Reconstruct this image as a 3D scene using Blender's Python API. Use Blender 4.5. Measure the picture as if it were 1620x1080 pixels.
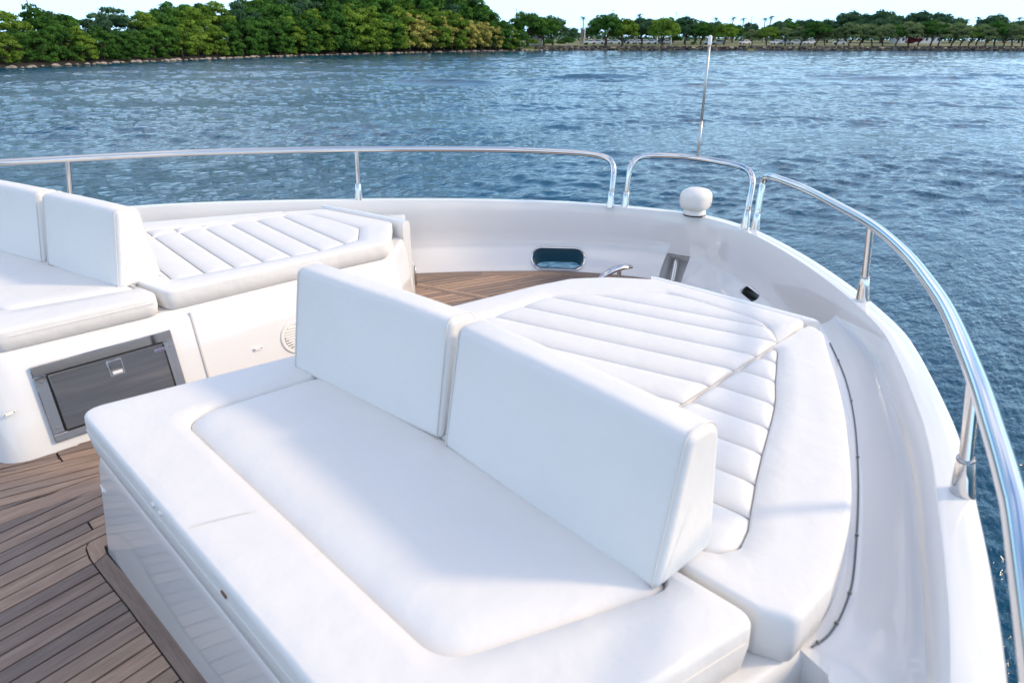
import bpy, math, random
import numpy as np
from mathutils import Vector, Matrix
R = math.radians
random.seed(7); rng = np.random.default_rng(7)
for o in list(bpy.data.objects): bpy.data.objects.remove(o)
scn = bpy.context.scene
COL = scn.collection

# ------------------------------------------------------------------ camera
# boat frame: +X towards the bow, +Y to port, deck at z = 0, water at z = WZ
WZ = -2.6
cd = bpy.data.cameras.new('camera'); cam = bpy.data.objects.new('camera', cd); COL.objects.link(cam)
cam.location = (0, 0, 1.5)
cam.rotation_euler = (R(90) - math.atan(483/1080), 0, R(-45))
cd.sensor_width = 36; cd.lens = 24; cd.clip_start = .05; cd.clip_end = 20000
cd.dof.use_dof = True; cd.dof.focus_distance = 5.5; cd.dof.aperture_fstop = 5.0
scn.camera = cam

# ------------------------------------------------------------------ sky
SUN = Vector((.74, -.68, .62)).normalized()
elev = math.asin(SUN.z); azim = math.atan2(SUN.x, SUN.y)
w = bpy.data.worlds.new('World'); scn.world = w; w.use_nodes = True
nt = w.node_tree; nt.nodes.clear(); N = nt.nodes.new; LK = nt.links.new
out = N('ShaderNodeOutputWorld'); bg = N('ShaderNodeBackground'); LK(bg.outputs[0], out.inputs[0])
sky = N('ShaderNodeTexSky'); sky.sky_type = 'NISHITA'; sky.sun_disc = False
sky.sun_elevation = elev; sky.sun_rotation = azim; sky.air_density = 1.0; sky.dust_density = 1.0; sky.ozone_density = 2.0
tc = N('ShaderNodeTexCoord'); sep = N('ShaderNodeSeparateXYZ'); LK(tc.outputs['Generated'], sep.inputs[0])
mp = N('ShaderNodeMapping'); mp.inputs['Scale'].default_value = (1.0, 1.0, 3.2); LK(tc.outputs['Generated'], mp.inputs[0])
cn = N('ShaderNodeTexNoise'); cn.inputs['Scale'].default_value = 2.6; cn.inputs['Detail'].default_value = 7; cn.inputs['Roughness'].default_value = .62
LK(mp.outputs[0], cn.inputs['Vector'])
cr = N('ShaderNodeMapRange'); cr.inputs[1].default_value = .45; cr.inputs[2].default_value = .66; cr.inputs[3].default_value = .08; cr.inputs[4].default_value = .85
LK(cn.outputs['Fac'], cr.inputs[0])
hz = N('ShaderNodeMapRange'); hz.interpolation_type = 'SMOOTHSTEP'
hz.inputs[1].default_value = 0.02; hz.inputs[2].default_value = .24; hz.inputs[3].default_value = .93; hz.inputs[4].default_value = 0
LK(sep.outputs['Z'], hz.inputs[0])
hs = N('ShaderNodeHueSaturation'); hs.inputs['Saturation'].default_value = 1.6; hs.inputs['Value'].default_value = 1.15; LK(sky.outputs[0], hs.inputs['Color'])
mixc = N('ShaderNodeMix'); mixc.data_type = 'RGBA'; LK(cr.outputs[0], mixc.inputs[0]); LK(hs.outputs[0], mixc.inputs[6]); mixc.inputs[7].default_value = (11.2, 10.5, 10.0, 1)
mix = N('ShaderNodeMix'); mix.data_type = 'RGBA'; LK(hz.outputs[0], mix.inputs[0]); LK(mixc.outputs[2], mix.inputs[6]); mix.inputs[7].default_value = (4.6, 7.6, 10.4, 1)
LK(mix.outputs[2], bg.inputs[0]); bg.inputs[1].default_value = .15

# ------------------------------------------------------------------ sun
sl = bpy.data.lights.new('sun', 'SUN'); so = bpy.data.objects.new('sun', sl); COL.objects.link(so)
sl.energy = 1.9; sl.angle = R(6); sl.color = (1, .77, .48)
so.rotation_euler = SUN.to_track_quat('Z', 'Y').to_euler()

vs = scn.view_settings
scn.display_settings.display_device = 'sRGB'
vs.view_transform = 'Standard'; vs.look = 'None'; vs.gamma = 1; vs.exposure = 0.40; vs.use_curve_mapping = False
scn.render.engine = 'CYCLES'

# ------------------------------------------------------------------ helpers
def tag(o, label=None, cat=None, group=None, kind=None):
    if label: o['label'] = label
    if cat: o['category'] = cat
    if group: o['group'] = group
    if kind: o['kind'] = kind
    return o

def mesh(name, verts, faces, mat=None, smooth=True, angle=None):
    me = bpy.data.meshes.new(name)
    me.from_pydata([tuple(v) for v in verts], [], faces); me.update()
    if smooth:
        me.polygons.foreach_set('use_smooth', [True]*len(me.polygons))
        if angle is not None: me.set_sharp_from_angle(angle=R(angle))
        for p in me.polygons:
            if len(p.vertices) > 4: p.use_smooth = False
    if mat: me.materials.append(mat)
    return me

def link(name, me, parent=None):
    o = bpy.data.objects.new(name, me); COL.objects.link(o)
    if parent is not None: o.parent = parent
    return o

def empty(name, loc=(0, 0, 0), label=None, cat=None, group=None, kind=None):
    o = bpy.data.objects.new(name, None); COL.objects.link(o); o.location = loc
    o.empty_display_size = .1
    return tag(o, label, cat, group, kind)

class MB:
    """collects verts and faces"""
    def __init__(s): s.v = []; s.f = []
    def add(s, v, f):
        b = len(s.v); s.v += [tuple(p) for p in v]; s.f += [tuple(i+b for i in q) for q in f]
    def loft(s, loops, closed=True, cap0=False, cap1=False):
        n = len(loops[0]); v = [p for l in loops for p in l]; f = []
        m = n if closed else n-1
        for k in range(len(loops)-1):
            for i in range(m):
                j = (i+1) % n
                f.append((k*n+i, k*n+j, (k+1)*n+j, (k+1)*n+i))
        if cap0: f.append(tuple(reversed(range(n))))
        if cap1: f.append(tuple((len(loops)-1)*n+i for i in range(n)))
        s.add(v, f)
    def box(s, c, d, M=None):
        x, y, z = [q/2 for q in d]
        v = [Vector((sx*x, sy*y, sz*z)) for sz in (-1, 1) for sy in (-1, 1) for sx in (-1, 1)]
        if M is not None: v = [M @ p for p in v]
        v = [p + Vector(c) for p in v]
        s.add(v, [(0, 2, 3, 1), (4, 5, 7, 6), (0, 1, 5, 4), (2, 6, 7, 3), (0, 4, 6, 2), (1, 3, 7, 5)])
    def tube(s, pts, r, n=14, r2=None, caps=True):
        pts = [Vector(p) for p in pts]; L = []; up = None
        for i, p in enumerate(pts):
            t = (pts[min(i+1, len(pts)-1)] - pts[max(i-1, 0)]).normalized()
            if up is None:
                up = Vector((0, 0, 1)) if abs(t.z) < .9 else Vector((1, 0, 0))
            a = (up - t*up.dot(t)).normalized(); up = a; b = t.cross(a)
            rr = r[i] if isinstance(r, (list, tuple)) else r
            L.append([p + a*rr*math.cos(2*math.pi*k/n) + b*rr*(r2 or 1)*math.sin(2*math.pi*k/n) for k in range(n)])
        s.loft(L, True, caps, caps)
    def lathe(s, prof, c=(0, 0, 0), n=24, M=None):
        L = []
        for r, z in prof:
            ring = [Vector((r*math.cos(2*math.pi*k/n), r*math.sin(2*math.pi*k/n), z)) for k in range(n)]
            if M is not None: ring = [M @ p for p in ring]
            L.append([p + Vector(c) for p in ring])
        s.loft(L, True, True, True)
    def prism(s, poly, z0, z1):
        n = len(poly)
        s.add([(x, y, z0) for x, y in poly] + [(x, y, z1) for x, y in poly],
              [tuple(reversed(range(n))), tuple(range(n, 2*n))] + [(i, (i+1) % n, n+(i+1) % n, n+i) for i in range(n)])
    def mesh(s, name, mat, smooth=True, angle=35): return mesh(name, s.v, s.f, mat, smooth, angle)
    def build(s, name, mat, parent=None, smooth=True, angle=35): return link(name, s.mesh(name, mat, smooth, angle), parent)

def crom(P, n=6, closed=False):
    """Catmull-Rom through the points"""
    P = [Vector(p) for p in P]; m = len(P); outp = []
    for i in range(m if closed else m-1):
        a, b, c, d = (P[(i-1) % m], P[i], P[(i+1) % m], P[(i+2) % m]) if closed else (P[max(i-1, 0)], P[i], P[i+1], P[min(i+2, m-1)])
        for k in range(n):
            t = k/n
            outp.append(.5*((2*b) + (c-a)*t + (2*a-5*b+4*c-d)*t*t + (3*b-a-3*c+d)*t**3))
    if not closed: outp.append(P[-1].copy())
    return outp

def area(p): return .5*sum(p[i][0]*p[(i+1) % len(p)][1]-p[(i+1) % len(p)][0]*p[i][1] for i in range(len(p)))

def rounded(poly, rad, n=6):
    """polygon with arcs at the corners: n+1 points for each corner"""
    o = []; m = len(poly)
    for i in range(m):
        r = rad[i] if isinstance(rad, (list, tuple)) else rad
        a, p, c = Vector(poly[i-1][:2]), Vector(poly[i][:2]), Vector(poly[(i+1) % m][:2])
        d1 = a-p; d2 = c-p; l = min(d1.length, d2.length)*.49; d1.normalize(); d2.normalize()
        co = max(-1, min(1, d1.dot(d2))); ang = math.acos(co)
        tl = min(l, r/max(math.tan(ang/2), 1e-3))
        s, e = p+d1*tl, p+d2*tl
        for k in range(n+1):
            t = k/n
            o.append(tuple(s*(1-t)**2 + p*2*t*(1-t) + e*t*t))
    return o

def inset(loop, d):
    """offset a counter-clockwise loop inwards"""
    n = len(loop); o = []
    for i in range(n):
        p = Vector(loop[i]); a = Vector(loop[i-1]); c = Vector(loop[(i+1) % n]); k = 1
        while (p-a).length < 1e-6 and k < n: k += 1; a = Vector(loop[i-k])
        k = 1
        while (c-p).length < 1e-6 and k < n: k += 1; c = Vector(loop[(i+k) % n])
        e1 = (p-a).normalized(); e2 = (c-p).normalized()
        n1 = Vector((-e1.y, e1.x)); n2 = Vector((-e2.y, e2.x)); b = n1+n2
        if b.length < 1e-6: b = n1
        b.normalize(); s = max(.35, b.dot(n1))
        o.append(tuple(p + b*(d/s)))
    return o

def clip(poly, a, b, c):
    """keep a*x+b*y <= c"""
    o = []; n = len(poly)
    for i in range(n):
        p, q = poly[i], poly[(i+1) % n]
        dp, dq = a*p[0]+b*p[1]-c, a*q[0]+b*q[1]-c
        if dp <= 0: o.append(p)
        if dp*dq < 0:
            t = dp/(dp-dq); o.append((p[0]+(q[0]-p[0])*t, p[1]+(q[1]-p[1])*t))
    r = []
    for p in o:
        if not r or abs(p[0]-r[-1][0])+abs(p[1]-r[-1][1]) > 1e-5: r.append(p)
    if len(r) > 1 and abs(r[0][0]-r[-1][0])+abs(r[0][1]-r[-1][1]) < 1e-5: r.pop()
    return r
L3 = lambda loop, z: [(p[0], p[1], z) for p in loop]

# ------------------------------------------------------------------ materials
def mat(name, col, rough=.5, metal=0, **kw):
    m = bpy.data.materials.new(name); m.use_nodes = True
    b = m.node_tree.nodes['Principled BSDF']
    b.inputs['Base Color'].default_value = (*col, 1); b.inputs['Roughness'].default_value = rough; b.inputs['Metallic'].default_value = metal
    for k, v in kw.items(): b.inputs[k.replace('_', ' ')].default_value = v
    return m
def nodes(m): return m.node_tree.nodes, m.node_tree.links, m.node_tree.nodes['Principled BSDF']
def bump_noise(m, scale, dist, strength=.5, detail=3, stretch=(1, 1, 1)):
    n, l, b = nodes(m)
    tc = n.new('ShaderNodeTexCoord'); mp = n.new('ShaderNodeMapping'); mp.inputs['Scale'].default_value = stretch
    nz = n.new('ShaderNodeTexNoise'); nz.inputs['Scale'].default_value = scale; nz.inputs['Detail'].default_value = detail
    bp = n.new('ShaderNodeBump'); bp.inputs['Strength'].default_value = strength; bp.inputs['Distance'].default_value = dist
    l.new(tc.outputs['Object'], mp.inputs[0]); l.new(mp.outputs[0], nz.inputs['Vector']); l.new(nz.outputs['Fac'], bp.inputs['Height']); l.new(bp.outputs[0], b.inputs['Normal'])
    return nz, mp, bp
def tint(m, nz, stops):
    n, l, b = nodes(m); cr = n.new('ShaderNodeValToRGB'); e = cr.color_ramp.elements
    while len(e) < len(stops): e.new(.5)
    for q, (p, c) in zip(e, stops): q.position = p; q.color = (*c, 1)
    l.new(nz.outputs['Fac'], cr.inputs[0]); l.new(cr.outputs[0], b.inputs['Base Color']); return cr

M = {}
M['vinyl'] = mat('white_vinyl', (.78, .765, .75), .48, Specular_IOR_Level=.35)
nz, mp, bp = bump_noise(M['vinyl'], 9, .012, .55, 3)
nn, ll, bb = nodes(M['vinyl'])
fz = nn.new('ShaderNodeTexNoise'); fz.inputs['Scale'].default_value = 420; fz.inputs['Detail'].default_value = 2
b2 = nn.new('ShaderNodeBump'); b2.inputs['Strength'].default_value = .12; b2.inputs['Distance'].default_value = .001
ll.new(mp.outputs[0], fz.inputs['Vector']); ll.new(fz.outputs['Fac'], b2.inputs['Height']); ll.new(bp.outputs[0], b2.inputs['Normal']); ll.new(b2.outputs[0], bb.inputs['Normal'])
dz = nn.new('ShaderNodeTexNoise'); dz.inputs['Scale'].default_value = 3.1; dz.inputs['Detail'].default_value = 6; ll.new(mp.outputs[0], dz.inputs['Vector'])
tint(M['vinyl'], dz, [(.3, (.772, .752, .722)), (.62, (.798, .78, .752))])
M['piping'] = mat('vinyl_piping', (.72, .70, .67), .5)
M['seam'] = mat('vinyl_seam', (.6, .58, .55), .6)
M['gel'] = mat('white_gelcoat', (.80, .79, .77), .10, Coat_Weight=.6, Coat_Roughness=.05)
gz, _, _ = bump_noise(M['gel'], 2.2, .004, .25, 2)
M['gelm'] = mat('white_gelcoat_matt', (.76, .755, .74), .38)
M['steel'] = mat('polished_steel', (.70, .69, .68), .09, 1)

M['brush'] = mat('brushed_steel', (.30, .28, .27), .22, 1, Anisotropic=.6)
nz, mp, bp = bump_noise(M['brush'], 5, .0002, .1, 5, (.7, 1, 26)); tint(M['brush'], nz, [(.3, (.26, .245, .24)), (.7, (.32, .30, .29))])
M['fsteel'] = mat('mirror_steel', (.55, .53, .51), .05, 1)
M['dsteel'] = mat('dull_steel', (.35, .35, .35), .35, 1)
M['satin'] = mat('satin_steel', (.55, .54, .52), .38, 1)
M['black'] = mat('black_rubber', (.012, .012, .014), .6)
M['grey'] = mat('grey_rubber', (.13, .145, .17), .5)
M['plastic'] = mat('white_plastic', (.82, .80, .76), .4)
M['blue'] = mat('blue_badge_print', (.05, .05, .22), .4)
M['badge'] = mat('badge_plate', (.42, .41, .45), .35, .6)
M['greymark'] = mat('grey_print', (.45, .44, .42), .5)
M['tab'] = mat('brown_leather_tab', (.20, .11, .06), .6)
M['caulk'] = mat('deck_caulk', (.010, .010, .012), .55)
M['teak'] = mat('weathered_teak', (.3, .22, .16), .62)
nn, ll, bb = nodes(M['teak'])
tcn = nn.new('ShaderNodeTexCoord'); mpp = nn.new('ShaderNodeMapping'); mpp.inputs['Scale'].default_value = (3.4, 34, 1)
oi = nn.new('ShaderNodeObjectInfo'); av = nn.new('ShaderNodeVectorMath'); av.operation = 'ADD'
ll.new(tcn.outputs['Object'], mpp.inputs[0]); ll.new(mpp.outputs[0], av.inputs[0])
cmb = nn.new('ShaderNodeMath'); cmb.operation = 'MULTIPLY'; cmb.inputs[1].default_value = 40; ll.new(oi.outputs['Random'], cmb.inputs[0]); ll.new(cmb.outputs[0], av.inputs[1])
g1 = nn.new('ShaderNodeTexNoise'); g1.inputs['Scale'].default_value = 2.2; g1.inputs['Detail'].default_value = 7; g1.inputs['Roughness'].default_value = .68; ll.new(av.outputs[0], g1.inputs['Vector'])
cr1 = nn.new('ShaderNodeValToRGB'); e = cr1.color_ramp.elements
e[0].position = .28; e[0].color = (.25, .18, .135, 1); e[1].position = .78; e[1].color = (.50, .38, .295, 1)
ll.new(g1.outputs['Fac'], cr1.inputs[0])
cr2 = nn.new('ShaderNodeValToRGB'); cr2.color_ramp.interpolation = 'LINEAR'; e = cr2.color_ramp.elements
e[0].position = 0; e[0].color = (.55, .55, .59, 1); e[1].position = 1; e[1].color = (1.12, 1.0, .90, 1); q = e.new(.5); q.color = (.85, .80, .78, 1)
ll.new(oi.outputs['Random'], cr2.inputs[0])
mm = nn.new('ShaderNodeMix'); mm.data_type = 'RGBA'; mm.blend_type = 'MULTIPLY'; mm.inputs[0].default_value = 1
ll.new(cr1.outputs[0], mm.inputs[6]); ll.new(cr2.outputs[0], mm.inputs[7]); ll.new(mm.outputs[2], bb.inputs['Base Color'])
bp = nn.new('ShaderNodeBump'); bp.inputs['Strength'].default_value = .4; bp.inputs['Distance'].default_value = .0015; ll.new(g1.outputs['Fac'], bp.inputs['Height']); ll.new(bp.outputs[0], bb.inputs['Normal'])

def leafmat(name, dark, light, tr=.25):
    m = bpy.data.materials.new(name); m.use_nodes = True; n = m.node_tree.nodes; l = m.node_tree.links; n.clear()
    o = n.new('ShaderNodeOutputMaterial'); d = n.new('ShaderNodeBsdfDiffuse'); t = n.new('ShaderNodeBsdfTranslucent'); mxs = n.new('ShaderNodeMixShader'); mxs.inputs[0].default_value = tr
    ge = n.new('ShaderNodeNewGeometry'); r = n.new('ShaderNodeValToRGB'); oi = n.new('ShaderNodeObjectInfo')
    r.color_ramp.elements[0].color = (*dark, 1); r.color_ramp.elements[1].color = (*light, 1)
    ad = n.new('ShaderNodeMath'); ad.operation = 'MULTIPLY_ADD'; ad.inputs[1].default_value = .6
    rr = n.new('ShaderNodeMath'); rr.operation = 'MULTIPLY'; rr.inputs[1].default_value = .4
    l.new(oi.outputs['Random'], rr.inputs[0]); l.new(rr.outputs[0], ad.inputs[2])
    at = n.new('ShaderNodeAttribute'); at.attribute_name = 'tone'; a2 = n.new('ShaderNodeMath'); a2.operation = 'MULTIPLY_ADD'; a2.inputs[1].default_value = .5
    ad.inputs[1].default_value = .3; rr.inputs[1].default_value = .25
    l.new(ge.outputs['Random Per Island'], ad.inputs[0]); l.new(at.outputs['Fac'], a2.inputs[0]); l.new(ad.outputs[0], a2.inputs[2]); l.new(a2.outputs[0], r.inputs[0])
    l.new(r.outputs[0], d.inputs[0]); l.new(r.outputs[0], t.inputs[0])
    l.new(d.outputs[0], mxs.inputs[1]); l.new(t.outputs[0], mxs.inputs[2]); l.new(mxs.outputs[0], o.inputs[0]); return m
M['leaf_a'] = leafmat('mangrove_leaf', (0.020, 0.070, 0.020), (0.109, 0.243, 0.045))
M['leaf_b'] = leafmat('bright_leaf', (0.051, 0.128, 0.019), (0.243, 0.371, 0.058))
M['leaf_y'] = leafmat('yellow_leaf', (0.218, 0.230, 0.051), (0.640, 0.589, 0.179))
M['leaf_d'] = leafmat('dark_leaf', (0.028, 0.077, 0.045), (0.109, 0.205, 0.096))
M['leaf_g'] = leafmat('grey_green_leaf', (0.077, 0.134, 0.051), (0.282, 0.358, 0.154))
M['leaf_r'] = leafmat('maroon_leaf', (0.064, 0.015, 0.019), (0.154, 0.038, 0.038))
M['bark'] = mat('bark', (.10, .075, .055), .85)
M['palmbark'] = mat('palm_bark', (.24, .2, .16), .85)
M['rock'] = mat('pale_rock', (.36, .31, .26), .85)
nz, _, _ = bump_noise(M['rock'], 3, .1, .5, 4); tint(M['rock'], nz, [(.3, (.16, .13, .11)), (.65, (.46, .40, .34))])
M['riprap'] = mat('dark_riprap', (.10, .09, .08), .9)
nz, _, _ = bump_noise(M['riprap'], .5, .2, .6, 4); tint(M['riprap'], nz, [(.38, (.025, .023, .021)), (.68, (.17, .145, .12))])
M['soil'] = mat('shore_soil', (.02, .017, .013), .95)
M['grass'] = mat('park_grass', (.09, .10, .035), .95)
nz, _, _ = bump_noise(M['grass'], .06, .1, .3, 5); tint(M['grass'], nz, [(.35, (.08, .11, .03)), (.55, (.16, .16, .06)), (.74, (.26, .22, .12))])
M['sand'] = mat('sandy_edge', (.42, .33, .25), .95)
M['carw'] = mat('car_paint_white', (.75, .76, .78), .25, Coat_Weight=.6)
M['carg'] = mat('car_paint_silver', (.38, .40, .43), .3, .4, Coat_Weight=.6)
M['card'] = mat('car_paint_dark', (.02, .025, .04), .25, Coat_Weight=.6)
M['glass'] = mat('car_glass', (.015, .02, .025), .06)
M['tyre'] = mat('tyre', (.015, .015, .015), .8)
M['wall'] = mat('white_wall', (.75, .73, .70), .8)
M['roofg'] = mat('grey_roof', (.35, .34, .33), .8)
M['pole'] = mat('grey_pole', (.30, .29, .28), .7)
M['polew'] = mat('white_pole', (.75, .74, .72), .6)

# water
M['water'] = mat('sea_water', (.001, .058, .108), .035, IOR=1.333, Specular_IOR_Level=.5)
nn, ll, bb = nodes(M['water'])
tcn = nn.new('ShaderNodeTexCoord')
def wnoise(scale, stretch, detail, rough=.55, rot=R(-45)):
    mp = nn.new('ShaderNodeMapping'); mp.inputs['Scale'].default_value = (scale*stretch[0], scale*stretch[1], scale); mp.inputs['Rotation'].default_value = (0, 0, rot)
    z = nn.new('ShaderNodeTexNoise'); z.inputs['Scale'].default_value = 1; z.inputs['Detail'].default_value = detail; z.inputs['Roughness'].default_value = rough
    ll.new(tcn.outputs['Object'], mp.inputs[0]); ll.new(mp.outputs[0], z.inputs['Vector']); return z
# Rotation of -45 deg turns the mapping so that its x runs across the view, y away from the camera
big = wnoise(.035, (.6, 1.6), 3); fine = wnoise(6.5, (.6, 1.25), 4, .6); mid = wnoise(2.3, (.6, 1.3), 3, .55)
pat = nn.new('ShaderNodeMapRange'); pat.inputs[1].default_value = .38; pat.inputs[2].default_value = .62; pat.inputs[3].default_value = .35; pat.inputs[4].default_value = 1.0; ll.new(big.outputs['Fac'], pat.inputs[0])
b1 = nn.new('ShaderNodeBump'); b1.inputs['Distance'].default_value = .15; b2 = nn.new('ShaderNodeBump'); b2.inputs['Distance'].default_value = .055
ll.new(pat.outputs[0], b1.inputs['Strength']); ll.new(pat.outputs[0], b2.inputs['Strength'])
ll.new(mid.outputs['Fac'], b1.inputs['Height']); ll.new(fine.outputs['Fac'], b2.inputs['Height']); ll.new(b1.outputs[0], b2.inputs['Normal']); ll.new(b2.outputs[0], bb.inputs['Normal'])

# ------------------------------------------------------------------ water
RT = Vector((math.sqrt(.5), -math.sqrt(.5), 0)); FW = Vector((math.sqrt(.5), math.sqrt(.5), 0))
def land(px, D, z=0): return RT*((px-810)/1183*D) + FW*D + Vector((0, 0, z))   # bearing given by the photograph's column, D metres ahead
def make_water():
    r = np.concatenate([np.geomspace(4.0, 330, 880), np.geomspace(340, 9000, 30)])
    a = np.concatenate([np.linspace(-54, 54, 760), np.linspace(57, 303, 50)]); a = np.radians(a)   # clockwise from the view direction
    rr, aa = np.meshgrid(r, a, indexing='ij')
    X = rr*np.sin(aa); Y = rr*np.cos(aa)                       # across, ahead
    sp = rr*.0050
    Z = np.zeros_like(X); S2 = np.zeros_like(r); g = np.random.default_rng(3)
    for k in range(72):
        lam = .20*(14**(k/71.)**1.15); th = g.normal(R(80), .55); ph = g.uniform(0, 6.28)
        kx, ky = math.cos(th)*2*math.pi/lam, math.sin(th)*2*math.pi/lam
        amp = .0031*lam*(1.25 if lam < .9 else 1.0)
        att = np.clip((lam/sp-1.6)/1.6, 0, 1)
        env = .75+.5*np.sin(X*.05*g.uniform(.5, 1.5)+g.uniform(0, 6))*np.sin(Y*.06*g.uniform(.5, 1.5)+g.uniform(0, 6))
        Z += amp*att*env*np.sin(kx*X+ky*Y+ph); S2 += (amp*2*math.pi/lam*att[:, 0])**2/2
    Z *= np.clip(.14/np.sqrt(S2+1e-6), .5, 3.0)[:, None]*(r < 335)[:, None]      # keep the chop equally steep where only the longer waves can be meshed
    pt = np.zeros_like(X)                                    # wind lanes and calmer streaks
    for k in range(9):
        lx, ly = g.uniform(35, 110), g.uniform(9, 26); pt += np.sin(2*math.pi*X/lx+g.uniform(0, 6.3)+.8*np.sin(Y*.07+k))*np.sin(2*math.pi*Y/ly+g.uniform(0, 6.3)+.02*X)
    Z *= np.clip(.92+.24*pt, .35, 1.5)
    # wake ridges rolling across the channel
    for Dc, x0, x1, h, tilt in ((71, -18, 8, .16, .02), (78, 0, 22, .20, -.01), (76, 20, 60, .17, .015), (64, 8, 40, .10, .02), (83, 30, 70, .13, 0), (56, 20, 60, .08, -.03), (90, -30, 5, .10, .05)):
        d = Y-Dc-tilt*X+1.2*np.sin(X*.21+Dc)
        e = np.exp(-(d/1.05)**2)*np.clip((X-x0)/8, 0, 1)*np.clip((x1-X)/8, 0, 1)*(.6+.4*np.sin(X*.33+Dc*2))
        Z += 2.2*h*e
    n, m = X.shape
    wx = X*RT.x+Y*FW.x; wy = X*RT.y+Y*FW.y
    V = np.stack([wx, wy, Z+WZ], -1).reshape(-1, 3)
    i, j = np.meshgrid(np.arange(n-1), np.arange(m), indexing='ij'); j2 = (j+1) % m
    F = np.stack([i*m+j, (i+1)*m+j, (i+1)*m+j2, i*m+j2], -1).reshape(-1, 4)
    me = bpy.data.meshes.new('water'); me.vertices.add(len(V)); me.vertices.foreach_set('co', V.astype(np.float32).ravel())
    me.loops.add(F.size); me.loops.foreach_set('vertex_index', F[:, ::-1].astype(np.int32).ravel())
    me.polygons.add(len(F)); me.polygons.foreach_set('loop_start', np.arange(0, F.size, 4, dtype=np.int32)); me.update(calc_edges=True)
    me.polygons.foreach_set('use_smooth', np.ones(len(F), bool)); me.materials.append(M['water']); me.validate()
    return tag(link('water', me), kind='structure')
make_water()

# ------------------------------------------------------------------ yacht: hull and bulwark
yacht = empty('yacht', (0, 0, 0), 'white yacht foredeck with teak planking inside a curved white bulwark', 'yacht')
CAP = [(-2.6, -.72, .54), (-1.0, -.42, .535), (.3, -.14, .528), (1.08, .055, .523), (1.37, .139, .521), (1.61, .219, .52), (1.84, .297, .511), (2.09, .399, .503), (2.52, .606, .487), (2.76, .753, .479),
       (3.10, 1.031, .465), (3.47, 1.40, .45), (3.79, 1.796, .436), (3.93, 2.09, .431), (3.945, 2.355, .43), (3.79, 2.746, .435), (3.545, 3.109, .446), (3.235, 3.416, .46), (2.97, 3.646, .471),
       (2.51, 3.987, .488), (1.95, 4.33, .508), (1.61, 4.51, .52), (1.29, 4.68, .522), (.6, 4.98, .526), (-.6, 5.4, .53), (-2.6, 5.95, .54)]
cap = crom(CAP, 8)
def outward(path):
    o = []
    for i in range(len(path)):
        t = path[min(i+1, len(path)-1)]-path[max(i-1, 0)]; o.append(Vector((t.y, -t.x, 0)).normalized())
    return o
cnr = outward(cap)
def flare(p):       # how far the bulwark leans out between knuckle and cap
    if p.y < 2.2: return .012 + .13*min(1, max(0, (p.x-2.75)/.45))
    return .12
rows = []
for p, n in zip(cap, cnr):
    f = flare(p); bow = min(1, max(0, (p.x-1)/2.6)); k = f-.012
    P = lambda off, z: (p + n*off).xy.to_3d() + Vector((0, 0, z))
    zk = .14
    rows.append([P(.0, p.z-.006), P(.002, p.z-.0015), P(.007, p.z), P(.072, p.z), P(.082, p.z-.004), P(.088, p.z-.014), P(.088, p.z-.05), P(.07, p.z-.07), P(.03, -.1), P(-.28-.3*bow, -1.4), P(-.5-.5*bow, WZ-.3),
                 P(-.75-.45*bow, WZ-.3), P(-.45-.2*bow, -1.3), P(-f-.10, -.14), P(-f-.03, -.02), P(-f*.6-.023, zk*.5), P(-f*.16-.016, zk-.012), P(-f*.16-.006, zk), P(-f*.15, zk+.012), P(-f*.1, zk+(p.z-zk)*.35), P(-f*.05, zk+(p.z-zk)*.68)])
hb = MB(); hb.loft(rows, True, True, True)
hull = hb.build('bulwark', M['gel'], yacht, True, 28)

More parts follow.
